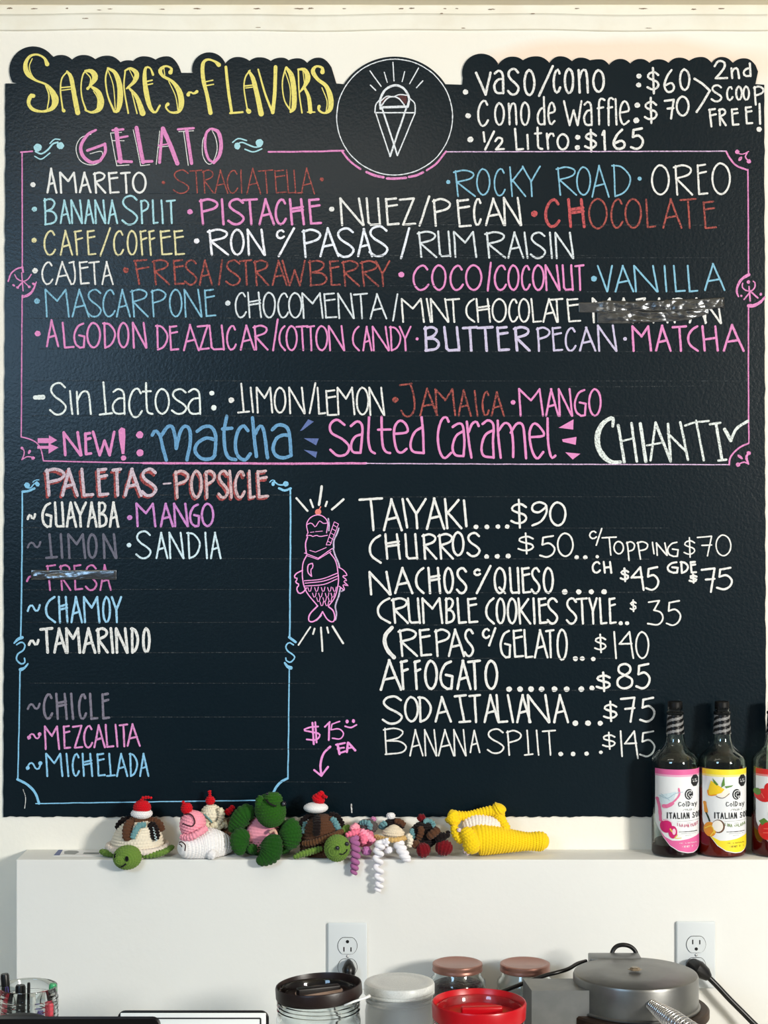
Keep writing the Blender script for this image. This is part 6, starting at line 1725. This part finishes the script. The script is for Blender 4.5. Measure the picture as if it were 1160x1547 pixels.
# control box
A = P(803, 1496.5, 2.79); Bq = P(790, 1480, 2.862)
zb = A.z
v = [(A.x, 2.79, CT), (A.x + .13, 2.79, CT), (A.x + .122, 2.862, CT), (Bq.x, 2.862, CT), (A.x, 2.79, zb), (A.x + .13, 2.79, zb), (A.x + .122, 2.862, zb), (Bq.x, 2.862, zb)]
cb = obj('control_box', v, [(3, 2, 1, 0), (4, 5, 6, 7), (0, 1, 5, 4), (1, 2, 6, 5), (2, 3, 7, 6), (3, 0, 4, 7)], steel2, t, smooth=False)
q = smoothpts([P(885, 1452, 2.952), P(872, 1456, 2.93), P(858, 1464, 2.905), P(840, 1469.5, 2.892), P(821, 1474.5, 2.89), P(790, 1486, 2.885), P(760, 1497.5, 2.86), P(735, 1508, 2.84), P(728, 1540, 2.83)], 8)
v, f = sweep(q, .0034, 12)
obj('cord', v, f, black_plastic, t)
q = smoothpts([P(923, 1452, 2.975), P(925, 1438, 2.98), P(931, 1430, 2.982), P(941, 1427.5, 2.982), P(952, 1430, 2.982), P(960, 1438, 2.98), P(963, 1452, 2.975)], 8)
v, f = sweep(q, .0038, 14)
obj('cord_loop', v, f, black_plastic, t)

# ------------------------------------------------------------------ marker jar
Y = 2.72
c0 = P(42, 1489, Y); R = pxr(46.5, Y); zt = c0.z
t = thing('marker_jar', 'clear screw-top jar full of chalk markers at the left edge', 'jar', (c0.x, Y, COUNTER_Z))
v, f = lathe(jar_glass(R, zt, CT, 0.0022, 5, 0.0075), (c0.x, Y, 0), 72)
obj('glass_body', v, f, clear, t, auto=50)
def marker(x, y, x2, r, body, cap, lab, dY=0.0, caplen=.03):
    """felt marker standing in the jar, cap end up at pixel (x, y)"""
    Ym = Y + dY
    top_ = P(x, y, Ym)
    bx_ = P(x2, 1600, Ym + dY * -.4).x
    b = Vector((bx_, Ym - dY * .35, CT + .006))
    d = (b - top_)
    t = thing('chalk_marker', lab, 'marker', tuple(b), 'markers in the jar')
    rr_ = r * px(Ym)
    L = d.length
    def part(name, prof, col, rough=.35):
        v, f = lathe(prof, (0, 0, 0), 24)
        M = np.array((-d).to_track_quat('Z', 'Y').to_matrix())
        return obj(name, v @ M.T + np.array(b), f, mat('marker_%02x%02x%02x' % tuple(int(c_ * 255) for c_ in col), col, rough), t, auto=40)
    part('barrel', [(.0005, 0), (rr_ * .9, 0), (rr_, .003), (rr_, L - caplen), (.0005, L - caplen)], body)
    part('cap', [(.0005, L - caplen + .0005), (rr_ * 1.06, L - caplen + .0005), (rr_ * 1.04, L - .003), (rr_ * .85, L), (.0005, L)], cap)
    return t
BLK = (.03, .03, .035)
m1 = marker(7, 1471, 22, 6.3, BLK, BLK, 'thick black chalk marker with a purple strip, tallest in the jar', 0.0, .02)
org = ORG[m1]; tp = P(7, 1471, Y)
dv = (Vector(org) - tp).normalized()
mb = MB()
for i in range(8):
    p0 = tp + dv * (.003 + i * .0035)
    mb.add([tuple(p0 + Vector((.0012, -.0066, 0))), tuple(p0 + Vector((.0052, -.0044, 0))), tuple(p0 + dv * .0035 + Vector((.0052, -.0044, 0))), tuple(p0 + dv * .0035 + Vector((.0012, -.0066, 0)))], [(0, 1, 2, 3)])
mb.build('strip', mat('marker_purple', (.33, .26, .62), .4), m1, smooth=False, label='purple strip')
marker(31, 1488, 30, 7.5, BLK, BLK, 'stubby black chalk marker in the middle of the jar', .012, .025)
marker(43.5, 1484.5, 41, 2.3, BLK, BLK, 'thin black marker in the jar beside the stubby one', -.006, .03)
marker(80, 1486, 70, 5.6, BLK, (.24, .66, .42), 'black marker with a green cap leaning against the right of the jar', .004, .012)
marker(74, 1515, 72, 6.2, (.80, .16, .24), (.86, .30, .36), 'short red marker low on the right side of the jar', -.018, .02)
marker(3, 1506, 8, 6.0, (.55, .05, .12), (.70, .10, .20), 'dark red marker at the left side of the jar', -.008, .03)
marker(50, 1508, 49, 4, (.90, .90, .88), (.92, .92, .90), 'white marker in the front of the jar', -.024, .03)
marker(61, 1527, 60, 4.6, BLK, (.36, .30, .60), 'short marker with a dull purple cap in the jar', -.016, .02)

# ------------------------------------------------------------------ things at the front edge
Y = 2.47
fx0, fx1, fz = P(178, 0, Y).x, P(406, 0, Y).x, P(0, 1526.5, Y).z
t = thing('sign_panel', 'white panel with a thin black double frame standing on the worktop', 'sign', ((fx0 + fx1) / 2, Y, COUNTER_Z))
v, f = box(fx0 + .004, fx1 - .004, Y - .003, Y + .003, CT + .002, fz - .003, .001)
obj('panel', v, f, mat('panel_white', (.93, .94, .93), .25), t, auto=40)
def rrect(x0, x1, z0, z1, r, y):
    out = []
    for cx_, cz_, a0 in ((x1 - r, z1 - r, 0), (x0 + r, z1 - r, 90), (x0 + r, z0 + r, 180), (x1 - r, z0 + r, 270)):
        for a in np.linspace(a0, a0 + 90, 7):
            out.append((cx_ + r * math.cos(math.radians(a)), y, cz_ + r * math.sin(math.radians(a))))
    out.append(out[0])
    return out
v, f = sweep(rrect(fx0 + .002, fx1 - .002, CT + .003, fz - .002, .009, Y), .0022, 10, False)
obj('frame', v, f, black_plastic, t)
v, f = sweep(rrect(fx0 + .0115, fx1 - .0115, CT + .012, fz - .0105, .0015, Y - .003), .0011, 8, False)
obj('inner_frame', v, f, black_plastic, t)

Y = 2.30
sx0, sx1, sz = P(-60, 0, Y).x, P(242, 0, Y).x, P(0, 1537.5, Y).z
t = thing('tablet', 'black tablet seen from its top edge at the bottom left corner', 'tablet', ((sx0 + sx1) / 2, Y, COUNTER_Z))
mb = MB()
ro = rrect(sx0, sx1, CT, sz, .011, Y - .006)[:-1]
n = len(ro)
vv = [(a, b, c_) for a, b, c_ in ro] + [(a, b + .012, c_) for a, b, c_ in ro]
ff = [tuple(range(n)), tuple(range(2 * n - 1, n - 1, -1))] + [(i, n + i, n + (i + 1) % n, (i + 1) % n) for i in range(n)]
obj('case', vv, ff, mat('tablet_black', (.012, .012, .014), .3), t, smooth=False)
v, f = box(sx0 + .008, sx1 - .008, Y - .0068, Y - .0058, CT + .01, sz - .01)
obj('screen', v, f, mat('screen_glass', (.008, .008, .01), .08), t, smooth=False)

Y = 2.45
c0 = P(28, 1541, Y); R = pxr(46, Y)
t = thing('storage_jar', 'jar with a domed black lid behind the black tablet, at the bottom left corner', 'jar', (c0.x, Y, COUNTER_Z))
v, f = lathe([(R * .2, CT), (R * .88, CT), (R * .92, CT + .006), (R * .92, c0.z - .022), (R * .2, c0.z - .02)], (c0.x, Y, 0), 56)
obj('jar_body', v, f, frost, t, auto=40)
v, f = lathe([(.001, .004), (R * .6, .003), (R * .92, -.001), (R, -.006), (R, -.019), (.001, -.019)], (c0.x, Y, c0.z), 64)
lid = obj('lid', v, f, mat('lid_black', (.02, .025, .03), .5, spec=.2), t, auto=35)
cg = P(19, 1536, Y - .045)
v, f = lathe([(.0005, .009), (.006, .009), (.0072, .007), (.0075, 0), (.0005, 0)], (cg.x, cg.y + .012, c0.z - .001), 24)
tag(obj('green_marker_cap', v, f, mat('cap_green', (.52, .74, .55), .4), auto=40), 'light green marker cap lying on the domed black lid', 'marker cap')  # a marker's light green cap resting on the dark lid
